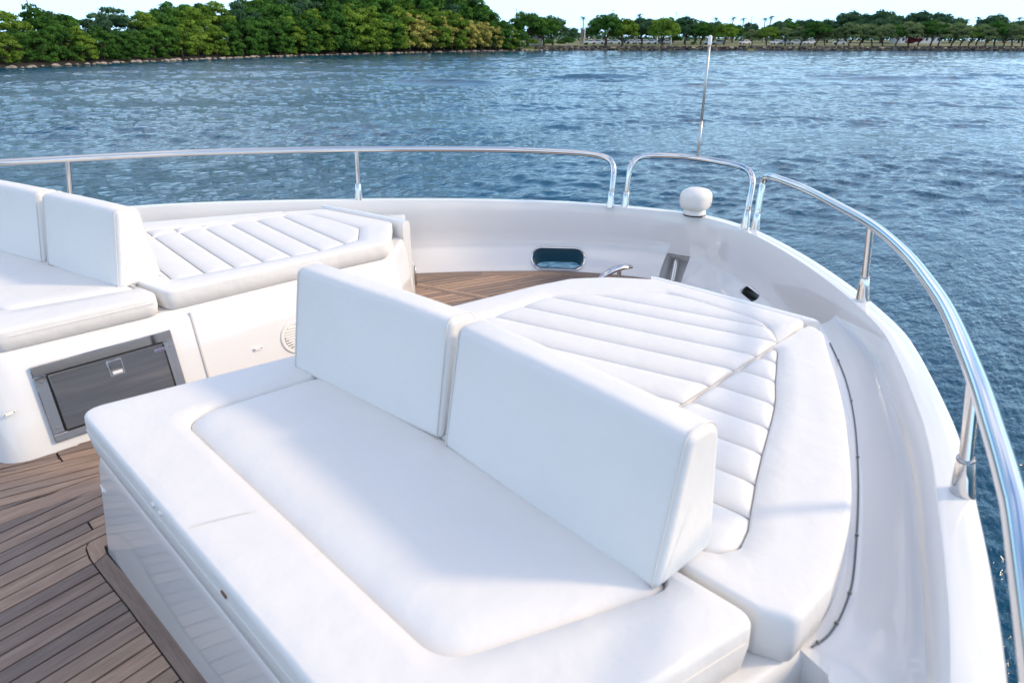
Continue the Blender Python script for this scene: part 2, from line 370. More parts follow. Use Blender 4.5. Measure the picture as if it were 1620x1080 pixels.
# hawse holes cut through the bulwark, each with a steel liner and rim
def frame_at(pt, z, tilt):
    i = min(range(len(cap)), key=lambda k: (cap[k].xy-Vector(pt)).length)
    n = cnr[i]; t = Vector((-n.y, n.x, 0))
    ax = (n + Vector((0, 0, -tilt))).normalized(); upv = t.cross(ax)*-1
    if upv.z < 0: upv = -upv
    return Vector((pt[0], pt[1], z)), t, upv, ax
def stadium(wd, h, n=10, r=None):
    r = h/2 if r is None else r; o = []
    for cx, cy, a0 in ((wd/2-r, h/2-r, 0), (-wd/2+r, h/2-r, 90), (-wd/2+r, -h/2+r, 180), (wd/2-r, -h/2+r, 270)):
        for k in range(n+1):
            a = R(a0+90*k/n); o.append((cx+r*math.cos(a), cy+r*math.sin(a)))
    return o
def hawse(pt, z, wd, h, tilt, r=None, lip=.012, lined=True):
    c, t, u, ax = frame_at(pt, z, tilt); n2 = Vector((ax.x, ax.y, 0)).normalized(); uz = Vector((0, 0, 1))
    S = stadium(wd, h, 8, r); uz = (uz*.80+n2*.6) if wd > .15 else uz
    ring = lambda s, k, d: [c + t*(x*s+(d if x > 0 else -d)*0) + uz*(y*s) + n2*k + Vector((0, 0, -tilt*k)) for x, y in S]
    cb = MB(); cb.loft([ring(1.0, -.25, 0), ring(1.0, .75, 0)], True, True, True)
    cut = link('cutter', cb.mesh('cutter', None)); md = hull.modifiers.new('cut', 'BOOLEAN'); md.object = cut; md.operation = 'DIFFERENCE'; md.solver = 'EXACT'
    bpy.context.view_layer.update()
    me = bpy.data.meshes.new_from_object(hull.evaluated_get(bpy.context.evaluated_depsgraph_get()))
    hull.modifiers.clear(); hull.data = me; bpy.data.objects.remove(cut)
    if not lined:
        b = MB(); b.loft([ring(.98, .03, 0), ring(.86, .13, 0), ring(.80, .135, 0)], True, False, True); b.build('fairlead_box', M['gelm'], hull)
        b = MB(); b.tube([c+n2*.085+t*.012-uz*.08-Vector((0, 0, tilt*.085)), c+n2*.085+t*.03+uz*.08-Vector((0, 0, tilt*.085))], .026, 14); b.build('fairlead_roller', M['steel'], hull); return
    lb = MB(); so = 1-.004/h
    lb.loft([ring(so, -.004, 0), ring(so, .17, 0)], True)
    lb.build('hawse_liner', M['dsteel'], hull)
    so2 = 1+2*lip/h
    sx = lambda s, k: [c + t*(x*(1+2*lip/wd) if s > 1 else x*s) + uz*(y*s) + n2*k for x, y in S]
    rb = MB(); rb.loft([sx(so2, -.001), sx(1+1.4*lip/h, -.008), sx(1+.3*lip/h, -.008), sx(.98, .004)], True)
    rb.build('hawse_rim', M['steel'], hull)
hawse((3.487, 3.03), .078, .36, .15, .9)
hawse((3.865, 2.33), .085, .165, .19, .6, .012, .006, False)
hawse((3.650, 1.672), .120, .19, .055, .5)
hull.data.set_sharp_from_angle(angle=R(28))

# gasket, side shelf
GK = [(2.675, .866), (2.41, .706), (2.12, .564), (1.765, .422), (1.435, .310), (1.30, .279), (1.20, .272), (1.14, .284)]
gk = crom([(x, y, 0) for x, y in GK], 5)
def capat(u):
    b = min((q for q in zip(cap, cnr) if q[0].y < 2.2), key=lambda q: abs(q[0].x-u)); return b
sb = MB()
inn = [(2.84, .98)]+[(p.x, p.y) for p in gk]+[(1.10, .235), (1.02, .19), (.6, .06), (-.4, -.18), (-2.4, -.58)]
IN = [Vector((x, y, 0)) for x, y in inn]
prof = []
for i, p in enumerate(IN):
    if 0 < i <= len(gk): q = IN[i+1]-IN[i-1]; lead = Vector((q.y, -q.x, 0)).normalized()*.026; lead = lead if lead.y > 0 else -lead
    else: lead = Vector((0, 0, 0))
    u = p.x + .12 + .10*max(0, min(1, (p.x-1.2)/1.4))
    c, n = capat(u)
    o = c.copy() + n*.004; o.z = 0
    L = []
    for k in range(9):
        s = k/8; q = p.lerp(o, s); z = .372 - .020*math.sin(min(1, s*1.15)*math.pi*.5) - .006*math.sin(s*math.pi)
        if s > .86: z += .012*((s-.86)/.14)**2
        L.append((q.x, q.y, z))
    prof.append([(p.x+lead.x, p.y+lead.y, .05)] + [(p.x+lead.x, p.y+lead.y, .3715)] + L)
sb.loft(prof, False)
f0 = prof[0]; sb.add([(q[0], q[1], q[2]) for q in f0[1:]]+[(q[0], q[1], .0) for q in f0[1:]], [(i, i+1, i+11, i+10) for i in range(9)])
shelf = sb.build('side_shelf', M['gel'], yacht, True, 40)
gb = MB(); gb.tube([(p.x, p.y, .3745) for p in gk], .0023, 8); gb.build('rubber_gasket', M['grey'], shelf)
for k in range(3, len(gk)-1, 5):
    b = MB(); b.tube([(gk[k].x, gk[k].y, .375), (gk[k].x+.004, gk[k].y+.0015, .375)], .0045, 8); b.build('gasket_clip', M['dsteel'], shelf)
wb = MB(); wb.add([(-2.4, .5, .10), (-2.4, -.62, .10), (1.05, .12, .10), (1.2, .42, .10)], [(0, 1, 2, 3)]); wb.build('side_walkway', M['gelm'], yacht, False)

# ------------------------------------------------------------------ teak deck
db = MB(); edge = [(p + n*(-flare(p)-.02)) for p, n in zip(cap, cnr)]
db.add([(p.x, p.y, -.008) for p in edge], [tuple(range(len(edge)))])
deck = db.build('teak_deck', M['caulk'], yacht, False)
PL = 0
def plank(poly, ang, z1=0.0):
    global PL
    if len(poly) < 3 or abs(area(poly)) < 2e-4: return
    if area(poly) < 0: poly = poly[::-1]
    ca, sa = math.cos(ang), math.sin(ang); ox, oy = poly[0]
    loc = [((x-ox)*ca+(y-oy)*sa, -(x-ox)*sa+(y-oy)*ca) for x, y in poly]      # grain runs along local x
    lift = random.uniform(-.0006, .0006)
    b = MB(); b.prism(loc, -.009, 0)
    o = b.build('plank', M['teak'], deck, False); o.location = (ox, oy, z1+lift); o.rotation_euler = (0, 0, ang); PL += 1
def planks(region, ang, width, gap=.0068, phase=0, joints=(), cut=None):
    nx, ny = -math.sin(ang), math.cos(ang); tx, ty = math.cos(ang), math.sin(ang)
    s = [nx*x+ny*y for x, y in region]; k = math.floor((min(s)-phase)/width)
    while phase+k*width < max(s):
        a = phase+k*width+gap/2; c = phase+(k+1)*width-gap/2
        p = clip(clip(region, -nx, -ny, -a), nx, ny, c)
        if len(p) > 2:
            if joints:
                j = joints[k % len(joints)]
                plank(clip(p, tx, ty, j-gap/2), ang); plank(clip(p, -tx, -ty, -j-gap/2), ang)
            elif cut and len(p) > 4: plank(clip(p, 1, 0, cut-gap/2), ang); plank(clip(p, -1, 0, -cut-gap/2), ang)
            else: plank(p, ang)
        k += 1
stbreg = [(-.9, 2.553), (1.5, 2.481), (1.5, 2.17), (.36, 2.212), (.318, 2.222), (.268, 2.216), (.2535, 2.19), (.2475, 2.13), (.2535, 1.99), (.2635, 1.83), (.2765, 1.49), (.30, .9), (.31, .4), (-.9, .4)]
planks(stbreg, R(7.8), .0563, phase=.018, cut=.30)
planks([(-.9, 2.664), (1.5, 2.548), (1.5, 2.887), (.344, 2.888), (.337, 2.824), (.20, 2.855), (.09, 2.91), (.0, 3.05), (-.08, 3.3), (-.50, 4.86), (-.9, 4.9)], R(-14.5), .0525, phase=.012, cut=.341)
plank([(-.9, 2.558), (.20, 2.524), (.34, 2.503), (1.5, 2.486), (1.5, 2.543), (.29, 2.600), (.255, 2.592), (.1, 2.613), (-.9, 2.659)], R(-2))
# margin boards beside the starboard lounge
plank([(.2585, 2.192), (.272, 2.212), (.316, 2.217), (.36, 2.207), (.36, 2.158), (.300, 2.160), (.2945, 2.12), (.2535, 2.095), (.2525, 2.13)], R(90))
plank([(.2535, 2.09), (.294, 2.115), (.311, 1.89), (.336, 1.56), (.35, 1.2), (.352, .4), (.315, .4), (.305, .9), (.281, 1.49), (.268, 1.83), (.258, 1.99)], R(92))
plank([(.365, 2.207), (1.5, 2.165), (1.5, 2.10), (.365, 2.155)], R(-2))
# margin boards beside the port lounge
plank([(.338, 2.888), (.31, 2.892), (.23, 2.91), (.185, 2.945), (.16, 2.995), (.10, 3.25), (-.31, 4.70), (-.455, 4.72), (-.075, 3.3), (.004, 3.052), (.094, 2.914), (.203, 2.859), (.333, 2.826)], R(-18))
# bow planking
bl = [(p + n*(-flare(p)-.025)) for p, n in zip(cap, cnr)]
bi = [(p + n*(-flare(p)-.118)) for p, n in zip(cap, cnr)]
sel = [i for i, p in enumerate(cap) if (p.x > 2.45 and p.y > 2.2) or (p.x > 3.2)]
inner = [(bi[i].x, bi[i].y) for i in sel if bi[i].y > 1.3]
reg = inner + [(2.45, 3.62), (2.30, 3.05), (1.5, 2.9), (1.5, 2.15), (2.1, 2.0), (2.6, 1.72), (2.75, 1.3)]
cbx = (-.402, -.124)                                           # the cross board runs from port base to starboard lounge
nx, ny = .953, .300; c0 = nx*2.589+ny*3.512
planks(clip(reg, -nx, -ny, -(c0+.004)), R(-17.3), .05, phase=.01)
planks(clip(reg, nx, ny, c0-.066), R(-17.3), .05, phase=.01)
cbp = clip(clip(reg, nx, ny, c0), -nx, -ny, -(c0-.062))
hx, hy = math.cos(R(-72.5)), math.sin(R(-72.5)); px_, py_ = -hy, hx
m0 = px_*2.589+py_*3.512
plank(clip(cbp, px_, py_, c0-.033), R(-72.5)); plank(clip(cbp, -px_, -py_, -(c0-.029)), R(-72.5))
for k in range(0, len(sel)-1, 11):
    s = sel[k:k+12]
    if len(s) < 2: continue
    A = [bl[i] for i in s]; B = [bi[i] for i in s]
    po = [(p.x, p.y) for p in A] + [(p.x, p.y) for p in reversed([q.lerp(r, .03) for q, r in zip(B, A)])]
    d = A[-1]-A[0]; plank(po, math.atan2(d.y, d.x))

# ------------------------------------------------------------------ cushions
def cushion_border(outer, inner, zb, zt, rad_o, rad_i, seg=5, r=.026, groove=.024, name='border', parent=None):
    A = rounded(outer, rad_o, seg); B = rounded(inner, rad_i, seg)
    if area(A) < 0: A = A[::-1]; B = B[::-1]
    loops = [L3(inset(A, .012), zb), L3(inset(A, .004), zb+.006), L3(inset(A, -.002), (zb+zt)/2), L3(A, zt-r)]
    def between(d, z, frominner=False):
        o = []
        for a, b in zip(A, B):
            wv = math.hypot(b[0]-a[0], b[1]-a[1]); t = min(d, .45*wv)/max(wv, 1e-6)
            if frominner: t = 1-t
            o.append((a[0]+(b[0]-a[0])*t, a[1]+(b[1]-a[1])*t, min(z, zt-groove*(1-min(1, wv/.06)))))
        return o
    for k in range(1, 5):
        a = k/4*math.pi/2; loops.append(between(r*(1-math.cos(a)), zt-r+r*math.sin(a)))
    loops.append(between(.07, zt+.003)); loops.append(between(.07, zt+.003, True))
    for k in range(3, -1, -1):
        a = k/4*math.pi/2; loops.append(between(r*(1-math.cos(a))*.9, zt-groove+groove*math.sin(a), True))
    loops.append([(b[0], b[1], zt-groove-.003) for b in B])
    m = MB(); m.loft(loops, True, True, True)
    return m.build(name, M['vinyl'], parent, True, 60), A, B

def puff(poly, z0, h, r, name, parent, d=(0, 1), nt=15, ns=40, re=None, sag=0):
    """a stuffed panel: chords of the polygon along d, raised away from its outline"""
    re = re or r; l = math.hypot(*d); tx, ty = d[0]/l, d[1]/l; nx, ny = -ty, tx
    S = [nx*x+ny*y for x, y in poly]; lo, hi = min(S), max(S); n = len(poly); V = []; rows_ = 0
    f = lambda x: math.sqrt(max(0, 1-(1-min(1, max(0, x)))**2))
    for i in range(nt+1):
        q = .5-.5*math.cos(math.pi*i/nt); t = lo+(hi-lo)*min(max(q, .0015), .9985); X = []
        for k in range(n):
            a, b = S[k]-t, S[(k+1) % n]-t
            if a*b < 0:
                w_ = a/(a-b); x = poly[k][0]+(poly[(k+1) % n][0]-poly[k][0])*w_; y = poly[k][1]+(poly[(k+1) % n][1]-poly[k][1])*w_; X.append(tx*x+ty*y)
        if len(X) < 2: continue
        s0, s1 = min(X), max(X); dn = min(t-lo, hi-t)
        for j in range(ns+1):
            p = .5-.5*math.cos(math.pi*j/ns); s_ = s0+(s1-s0)*p; e_ = min(s_-s0, s1-s_)
            z = z0+h*f(dn/r)*f(e_/re)
            V.append((tx*s_+nx*t, ty*s_+ny*t, z))
        rows_ += 1
    F = [(i*(ns+1)+j, i*(ns+1)+j+1, (i+1)*(ns+1)+j+1, (i+1)*(ns+1)+j) for i in range(rows_-1) for j in range(ns)]
    m = mesh(name, V, F, M['vinyl'], True); m.validate()
    return link(name, m, parent)

def channels(panel, seams, parent, z0=.484, h=.020, rr=.055, gap=.002):
    """seams: list of lines ((x,y),(x,y)); strips of the panel between neighbouring lines become rolls"""
    hp = []
    for (x0, y0), (x1, y1) in seams:
        dx, dy = x1-x0, y1-y0; l = math.hypot(dx, dy); a, b = -dy/l, dx/l
        if a < 0: a, b = -a, -b                        # a*x+b*y grows towards the bow
        hp.append((a, b, a*x0+b*y0))
    hp.sort(key=lambda q: q[2]/q[0] if abs(q[0]) > .1 else q[2])
    for k in range(len(hp)+1):
        p = panel
        if k > 0: a, b, c = hp[k-1]; p = clip(p, -a, -b, -c-gap)
        if k < len(hp): a, b, c = hp[k]; p = clip(p, a, b, c-gap)
        if len(p) < 3 or abs(area(p)) < .0012: continue
        (x0, y0), (x1, y1) = seams[min(k, len(seams)-1)]; dd = (x1-x0, y1-y0)
        l = math.hypot(*dd); sn = [(-dd[1]*x+dd[0]*y)/l for x, y in p]; wd = max(sn)-min(sn)
        if wd < .025: continue
        puff(p, z0, h, min(rr, wd*.46), 'channel', parent, dd, 12, 26, .035)

def seam_line(pts, name, parent, r=.0022, m='seam'):
    b = MB(); b.tube(pts, r, 6); return b.build(name, M[m], parent)

# starboard seat
ss = empty('seat_cushion', (.335, 1.2, .372), 'wide white vinyl seat cushion in front of the two near backrests', 'cushion')
def under(t, loc):      # parts are built in boat coordinates; put them under an Empty that stands at the thing's base
    bpy.context.view_layer.update()
def fix(t):
    inv = Matrix.Translation(t.location).inverted()
    for c in t.children: c.matrix_parent_inverse = inv
SEATS_O = [(.335, 2.135), (.335, .505), (1.006, .35), (1.024, 2.03)]
SEATS_I = [(.53, 1.89), (.525, .70), (.985, .505), (1.005, 1.84)]
cushion_border(SEATS_O, SEATS_I, .374, .5, [.05, .05, .025, .03], [.10, .11, .05, .05], 8, .018, .024, 'border', ss)
puff(rounded(SEATS_I, [.10, .11, .05, .05], 8), .477, .031, .11, 'seat_panel', ss, (0, 1), 40, 80)
seam_line(crom([(.337, 1.375, .46), (.347, 1.372, .492), (.37, 1.365, .5035), (.45, 1.335, .5045), (.505, 1.315, .497)], 4), 'seam', ss, .0016, 'piping')
seam_line([(.3335, 2.09, .452), (.3332, 1.4, .452), (.3332, .56, .452)], 'seam', ss, .0018, 'piping')
seam_line([(.37, .4955, .458), (.7, .4185, .458), (.975, .3545, .458)], 'seam', ss, .0018, 'piping')
b = MB(); b.box((.333, 1.16, .466), (.004, .022, .008)); b.build('pull_tab', M['tab'], ss, False)
for y in (1.50, 1.545):
    b = MB(); b.box((.333, y, .478), (.006, .012, .012), Matrix.Rotation(.4, 3, 'X')); b.build('stitch_tab', M['plastic'], ss, False)
fix(ss)

# backrests
def backrest(p0, p1, label, z=.491, hgt=.337, tb=.20, tt=.088):
    """p0->p1 is the lower front edge; the wedge lies on its bow side"""
    a, b_ = Vector((*p0, 0)), Vector((*p1, 0)); ln = (b_-a).length; d = (b_-a).normalized(); nrm = Vector((-d.y, d.x, 0))
    if nrm.x < 0: nrm = -nrm
    t = empty('backrest', tuple((a+b_)/2 + Vector((0, 0, z))), label, 'backrest', 'white wedge backrests')
    sec = rounded([(0, 0), (tb, .006), (.072+tt, hgt), (.062, hgt)], [.018, .035, .045, .03], 6)
    if area(sec) < 0: sec = sec[::-1]
    K = []
    ee = .022
    st = [(0, .016), (.003, .008), (.009, .003), (.018, 0)] + [(x, 0) for x in (ln*.25, ln*.5, ln*.75)] + [(ln-.018, 0), (ln-.009, .003), (ln-.003, .008), (ln, .016)]
    for s, ins in st:
        lo = inset(sec, ins) if ins else sec
        bul = .006*math.sin(math.pi*s/ln)
        K.append([a + d*s + nrm*(x-(bul if x < .05 else -bul)) + Vector((0, 0, z+y)) for x, y in lo])
    m = MB(); m.loft(K, True, True, True); o = m.build('padding', M['vinyl'], t, True, 70)
    for s in (.012, ln-.012):
        lo = inset(sec, -.0008); pts = [a + d*s + nrm*x + Vector((0, 0, z+y)) for x, y in lo]; pts.append(pts[0])
        seam_line(pts, 'piping', t, .0022, 'piping')
    fix(t); return t
backrest((.925, 1.955), (.982, 1.262), 'white wedge backrest further from the camera on the near seat')
backrest((.972, 1.236), (.930, .528), 'nearest white wedge backrest, in the centre of the picture')
backrest((.775, 3.185), (.642, 3.800), 'white wedge backrest on the far seat, beside the far sun pad')
backrest((.635, 3.845), (.46, 4.50), 'white wedge backrest cut off by the left picture edge')

# starboard sun pad, inner
sp = empty('sunpad_cushion', (1.7, 1.5, .372), 'large white channelled sun pad behind the two near backrests', 'cushion')
A_ = [(1.04, 2.03), (1.63, 2.02), (2.10, 1.945), (2.27, 1.90), (2.41, 1.79), (2.535, 1.62), (2.535, .925), (2.27, .906), (1.04, .906)]
B_ = [(1.10, 1.83), (1.63, 1.82), (2.03, 1.81), (2.14, 1.72), (2.27, 1.60), (2.42, 1.47), (2.395, 1.01), (2.27, .909), (1.10, .909)]
_, _, panel = cushion_border(A_, B_, .374, .5, [.03, .1, .15, .12, .12, .05, .025, .01, .02], [.02, .02, .08, .04, .05, .05, .10, .05, .02], 5, .024, .024, 'border', sp)
sm = [((u0, 1.81), (u0+.232, .94)) for u0 in (1.085, 1.24, 1.40, 1.56, 1.716, 1.871, 2.032, 2.155)]
channels(panel, sm, sp)
fix(sp)
# starboard sun pad, outer
so_ = empty('sunpad_cushion', (1.6, .55, .372), 'curved white sun pad beside the starboard gunwale, behind the nearest backrest', 'cushion')
A_ = [(2.46, .825), (2.276, .728), (2.05, .605), (1.814, .492), (1.475, .354), (1.20, .290)]
B_ = [(2.185, .872), (2.10, .835), (1.95, .768), (1.80, .70), (1.468, .583), (1.24, .492)]
A_ = [(2.51, .895)]+[(p.x, p.y) for p in crom([(x, y, 0) for x, y in A_], 4)]+[(1.06, .295), (1.032, .36), (1.03, .55), (1.03, .9025)]
B_ = [(2.205, .8995)]+[(p.x, p.y) for p in crom([(x, y, 0) for x, y in B_], 4)]+[(1.17, .475), (1.12, .50), (1.09, .56), (1.09, .900)]
_, _, panel = cushion_border(A_, B_, .374, .5, [.03, .06]+[.3]*19+[.05, .03, .02, .02, .02], [.02, .03]+[.1]*19+[.05, .03, .03, .02, .02], 3, .018, .022, 'border', so_)
channels(panel, [((u0, .92), (u0+.022, .60)) for u0 in (1.255, 1.39, 1.53, 1.667, 1.812, 1.963, 2.10)], so_)
fix(so_)

# port seat
ps = empty('seat_cushion', (.27, 3.6, .412), 'white vinyl seat cushion at the left edge, above the steel drawer', 'cushion')
A_ = [(.265, 2.992), (.87, 2.972), (.76, 3.5), (.46, 4.62), (-.15, 4.55)]
B_ = [(.36, 3.225), (.845, 3.135), (.74, 3.55), (.40, 4.40), (.0, 4.40)]
_, _, panel = cushion_border(A_, B_, .414, .5, [.07, .05, .1, .05, .05], [.09, .03, .1, .05, .05], 6, .013, .018, 'border', ps)
puff(rounded(B_, [.09, .03, .1, .05, .05], 6), .480, .027, .09, 'seat_panel', ps, (-.25, 1), 30, 50)
seam_line([(.32, 2.9885, .472), (.55, 2.9805, .472), (.84, 2.971, .472)], 'seam', ps, .0018, 'piping')
fix(ps)
# port sun pad
pp = empty('sunpad_cushion', (1.5, 3.4, .412), 'white channelled sun pad on the far side, behind the far seat', 'cushion')
A_ = [(.895, 2.985), (1.73, 2.972), (2.02, 2.955), (2.29, 3.285), (2.19, 3.86), (1.98, 3.975), (1.62, 3.97), (1.22, 3.985), (.72, 3.99)]
B_ = [(.98, 3.135), (1.72, 3.065), (1.94, 3.11), (2.085, 3.315), (2.05, 3.80), (1.93, 3.90), (1.62, 3.93), (1.22, 3.955), (.80, 3.965)]
_, _, panel = cushion_border(A_, B_, .414, .505, [.05, .1, .06, .05, .06, .04, .02, .02, .02], [.03, .03, .05, .05, .05, .03, .02, .02, .02], 5, .014, .02, 'border', pp)
channels(panel, [((u0, 3.94), (u0-.066, 3.08)) for u0 in (.90, 1.045, 1.189, 1.325, 1.465, 1.61, 1.76, 1.92)], pp, z0=.492, h=.014)
fix(pp)
po_ = empty('sunpad_cushion', (1.2, 4.2, .412), 'narrow outer strip of the far sun pad, along the port bulwark', 'cushion')
A_ = [(.70, 4.005), (1.22, 4.0), (1.66, 3.987), (2.03, 3.99), (1.84, 4.09), (1.32, 4.32), (.70, 4.56)]
B_ = [(.78, 4.02), (1.22, 4.015), (1.58, 4.0), (1.62, 4.005), (1.56, 4.02), (1.28, 4.11), (.78, 4.33)]
_, _, panel = cushion_border(A_, B_, .414, .499, .03, .02, 4, .014, .02, 'border', po_)
channels(panel, [((u0, 3.94), (u0-.066, 3.08)) for u0 in (.90, 1.045, 1.195, 1.33, 1.475)], po_, z0=.484, h=.018)
fix(po_)

# ------------------------------------------------------------------ lounge bases
sbse = empty('lounge_base', (1.2, 1.2, 0), 'white moulded lounge base under the near seat and sun pad', 'lounge base')
def shell(bot, top, zt, rb, rt, parent, name='shell', zmid=None):
    A = rounded(bot, rb, 6); B = rounded(top, rt, 6)
    if area(A) < 0: A = A[::-1]; B = B[::-1]
    m = MB(); m.loft([L3(A, -.006), L3([(a[0]*.12+b[0]*.88, a[1]*.12+b[1]*.88) for a, b in zip(A, B)], zt*.9), L3(B, zt-.022), L3(inset(B, .003), zt-.010), L3(inset(B, .009), zt-.003), L3(inset(B, .020), zt)], True, False, True)
    return m.build(name, M['gel'], parent, True, 40)
bot = [(.300, 2.150), (.352, .48), (.95, .30), (1.14, .27), (1.45, .30), (1.80, .42), (2.15, .565), (2.62, .83), (2.62, 1.62), (2.42, 1.85), (2.1, 2.02), (1.6, 2.10)]
top = [(.338, 2.085), (.342, .475), (.96, .325), (1.14, .284), (1.435, .310), (1.765, .422), (2.12, .564), (2.655, .855), (2.60, 1.63), (2.42, 1.82), (2.1, 1.96), (1.6, 2.02)]
shell(bot, top, .3735, [.03, .02, .02, .1, .2, .3, .3, .05, .05, .1, .2, .2], [.03, .02, .02, .08, .2, .3, .3, .05, .05, .1, .2, .2], sbse)
def ribbon(path, width, z0, z1, name, parent, m='gel', r=.015):
    path = [Vector((*p, 0)) for p in path]; L = []
    for i, p in enumerate(path):
        t = (path[min(i+1, len(path)-1)]-path[max(i-1, 0)]).normalized(); n = Vector((t.y, -t.x, 0))
        h = width/2
        sec = [(-h, z0), (-h, z1-r), (-h+r*.3, z1-r*.3), (-h+r, z1), (h-r, z1), (h-r*.3, z1-r*.3), (h, z1-r), (h, z0)]
        L.append([p+n*x+Vector((0, 0, z)) for x, z in sec])
    b = MB(); b.loft(L, True, True, True); return b.build(name, M[m], parent, True, 40)
ribbon(rounded([(2.36, 1.875), (2.566, 1.640), (2.572, .915), (2.515, .862)], [.01, .05, .04, .01], 5)[6:-6], .052, .36, .492, 'coaming', sbse)
ribbon([(.36, .452), (1.035, .272)], .05, .0, .330, 'ledge', sbse)
def eyelet(c, t, n, parent):
    """a small moulded strap eye with two screws; t runs along it, n points out of the face"""
    c, t, n = Vector(c), Vector(t).normalized(), Vector(n).normalized(); u = n.cross(t)
    S = stadium(.045, .014, 4)
    L = [[c+t*x*s+u*y*s+n*k for x, y in S] for s, k in ((1, -.001), (1, .004), (.9, .0065))]
    b = MB(); b.loft(L, True, False, True); o = b.build('strap_eye', M['plastic'], parent)
    for s in (-1, 1):
        q = MB(); q.tube([c+t*.0165*s, c+t*.0165*s+n*.0075], .0032, 8); q.build('screw', M['dsteel'], o)
eyelet((.331, 2.075, .255), (-.05, -.30, -.02), (-1, 0, .0), sbse)
fix(sbse)

pb = empty('lounge_base', (1.2, 3.5, 0), 'white moulded lounge base on the far side of the aisle, holding the steel drawer', 'lounge base')
FS = .244; FV = 2.88
bot = [(.185, FV+.012), (1.2, FV), (2.09, FV), (2.39, 3.245), (2.72, 3.68), (2.3, 4.0), (1.0, 4.7), (-.4, 4.9)]
top = [(.20, FV+.112), (1.2, FV+.098), (2.06, FV+.085), (2.36, 3.26), (2.70, 3.71), (2.3, 4.0), (1.0, 4.7), (-.36, 4.9)]
shell(bot, top, .4125, [.14, .1, .05, .05, .02, .05, .05, .05], [.14, .1, .05, .05, .02, .05, .05, .05], pb)
def FP(u, z, off=0): return Vector((u, FV+FS*z*.98-off*.97-.0015, z+off*.24))
def plate(u0, u1, z0, z1, off, name, mt, parent, thick=.006, rad=.004, seg=3, slot=None, bev=.002):
    P_ = rounded([(u0, z0), (u1, z0), (u1, z1), (u0, z1)], rad, seg)
    L = [[FP(x, y, off-thick) for x, y in P_], [FP(x, y, off-bev) for x, y in P_], [FP(x, y, off) for x, y in inset(P_, bev)]]
    m = MB(); m.loft(L, True, False, True); return m.build(name, M[mt], parent, True, 30)
plate(.967, .977, .004, .392, .0012, 'joint', 'seam', pb, .004, .002)
plate(2.046, 2.056, .004, .372, .0012, 'joint', 'seam', pb, .004, .002)
eyelet(FP(1.22, .155, .0), (1, 0, 0), (0, -1, .24), pb)
eyelet(FP(.245, .20, -.004), (1, .25, .0), (-.35, -1, .2), pb)
# round louvre vent
v0 = (1.42, .155); vent = MB()
cc = FP(v0[0], v0[1], .0); tv = Vector((1, 0, 0)); uv_ = Vector((0, .23, .97)).normalized(); nv = Vector((0, -.97, .23)).normalized()
ring = lambda r, k: [cc+tv*r*math.cos(2*math.pi*i/36)+uv_*r*math.sin(2*math.pi*i/36)+nv*k for i in range(36)]
vent.loft([ring(.082, -.002), ring(.082, .004), ring(.078, .007), ring(.064, .007), ring(.062, .002), ring(.060, .0005)], True, False, True)
vo = vent.build('vent', M['plastic'], pb)
for k in range(-4, 5):
    h = .0125*k; hw = math.sqrt(max(.06**2-h*h, 0))
    if hw < .02: continue
    b = MB(); L = []
    for s in (-hw, hw):
        q = cc+tv*s+uv_*h; L.append([q+nv*.0015, q+nv*.007-uv_*.004, q+nv*.008-uv_*.003, q+nv*.002+uv_*.0035])
    b.loft(L, True, True, True); b.build('louvre', M['plastic'], vo, False)
b = MB(); b.loft([ring(.0605, .001), ring(.001, .0011)], True); b.build('vent_backing', M['grey'], vo)
# coaming in front of the far pad and the gate fitting beside it
ribbon([(2.225, 3.93), (2.335, 3.30), (2.335, 3.21)], .05, .0, .515, 'coaming', pb)
def fp2(s, z, off=0):       # on the angled front face of the base
    a, b_ = Vector((2.09, FV, 0)), Vector((2.39, 3.245, 0)); d = (b_-a).normalized(); n = Vector((d.y, -d.x, 0))
    return a.lerp(b_, s)+n*off+Vector((0, 0, z))
b = MB(); b.add([fp2(.95, .03, .004), fp2(1.04, .03, .004), fp2(1.04, .24, .004), fp2(.95, .24, .004)]+[fp2(.95, .03, .0), fp2(1.04, .03, .0), fp2(1.04, .24, .0), fp2(.95, .24, .0)], [(0, 1, 2, 3), (0, 4, 5, 1), (1, 5, 6, 2), (2, 6, 7, 3), (3, 7, 4, 0)]); b.build('hinge_plate', M['plastic'], pb, False)
b = MB(); b.tube([fp2(1.0, .10, .012), fp2(1.0, .22, .012)], .006, 8); b.build('hinge_pin', M['dsteel'], pb)
fix(pb)

# ------------------------------------------------------------------ steel drawer set into the port base
fr = empty('drawer_fridge', (.61, FV, .04), 'brushed steel drawer with recessed handle, set in the far lounge base', 'fridge')
U0, U1, Z0, Z1 = .350, .872, .040, .343
plate(U0, U1, Z0, Z1, .0012, 'backing', 'black', fr, .004, .003)
plate(U0, U1, Z1-.040, Z1, 0.0050, 'frame_top', 'fsteel', fr, .004, .002)
plate(U0, U1, Z0, Z0+.030, 0.0050, 'frame_bottom', 'fsteel', fr, .004, .002)
for a, b_ in ((U0, U0+.042), (U1-.042, U1)):
    s_ = plate(a, b_, Z0+.032, Z1-.042, 0.0050, 'frame_side', 'fsteel', fr, .004, .002)
    for zz in (Z0+.055, Z1-.062):
        q = MB(); c = FP((a+b_)/2, zz, .0050); q.tube([c, c+nv*.003], [.0062, .0045], 12); q.build('screw', M['fsteel'], s_)
dr = plate(U0+.048, U1-.047, Z0+.036, Z1-.046, 0.0080, 'drawer_front', 'brush', fr, .006, .004)
plate(.600, .660, Z1-.122, Z1-.054, 0.0095, 'handle_surround', 'fsteel', dr, .002, .004)
plate(.606, .654, Z1-.116, Z1-.060, 0.0101, 'handle_recess', 'dsteel', dr, .001, .003)
plate(.607, .653, Z1-.094, Z1-.060, 0.0140, 'handle_flap', 'brush', dr, .004, .003)
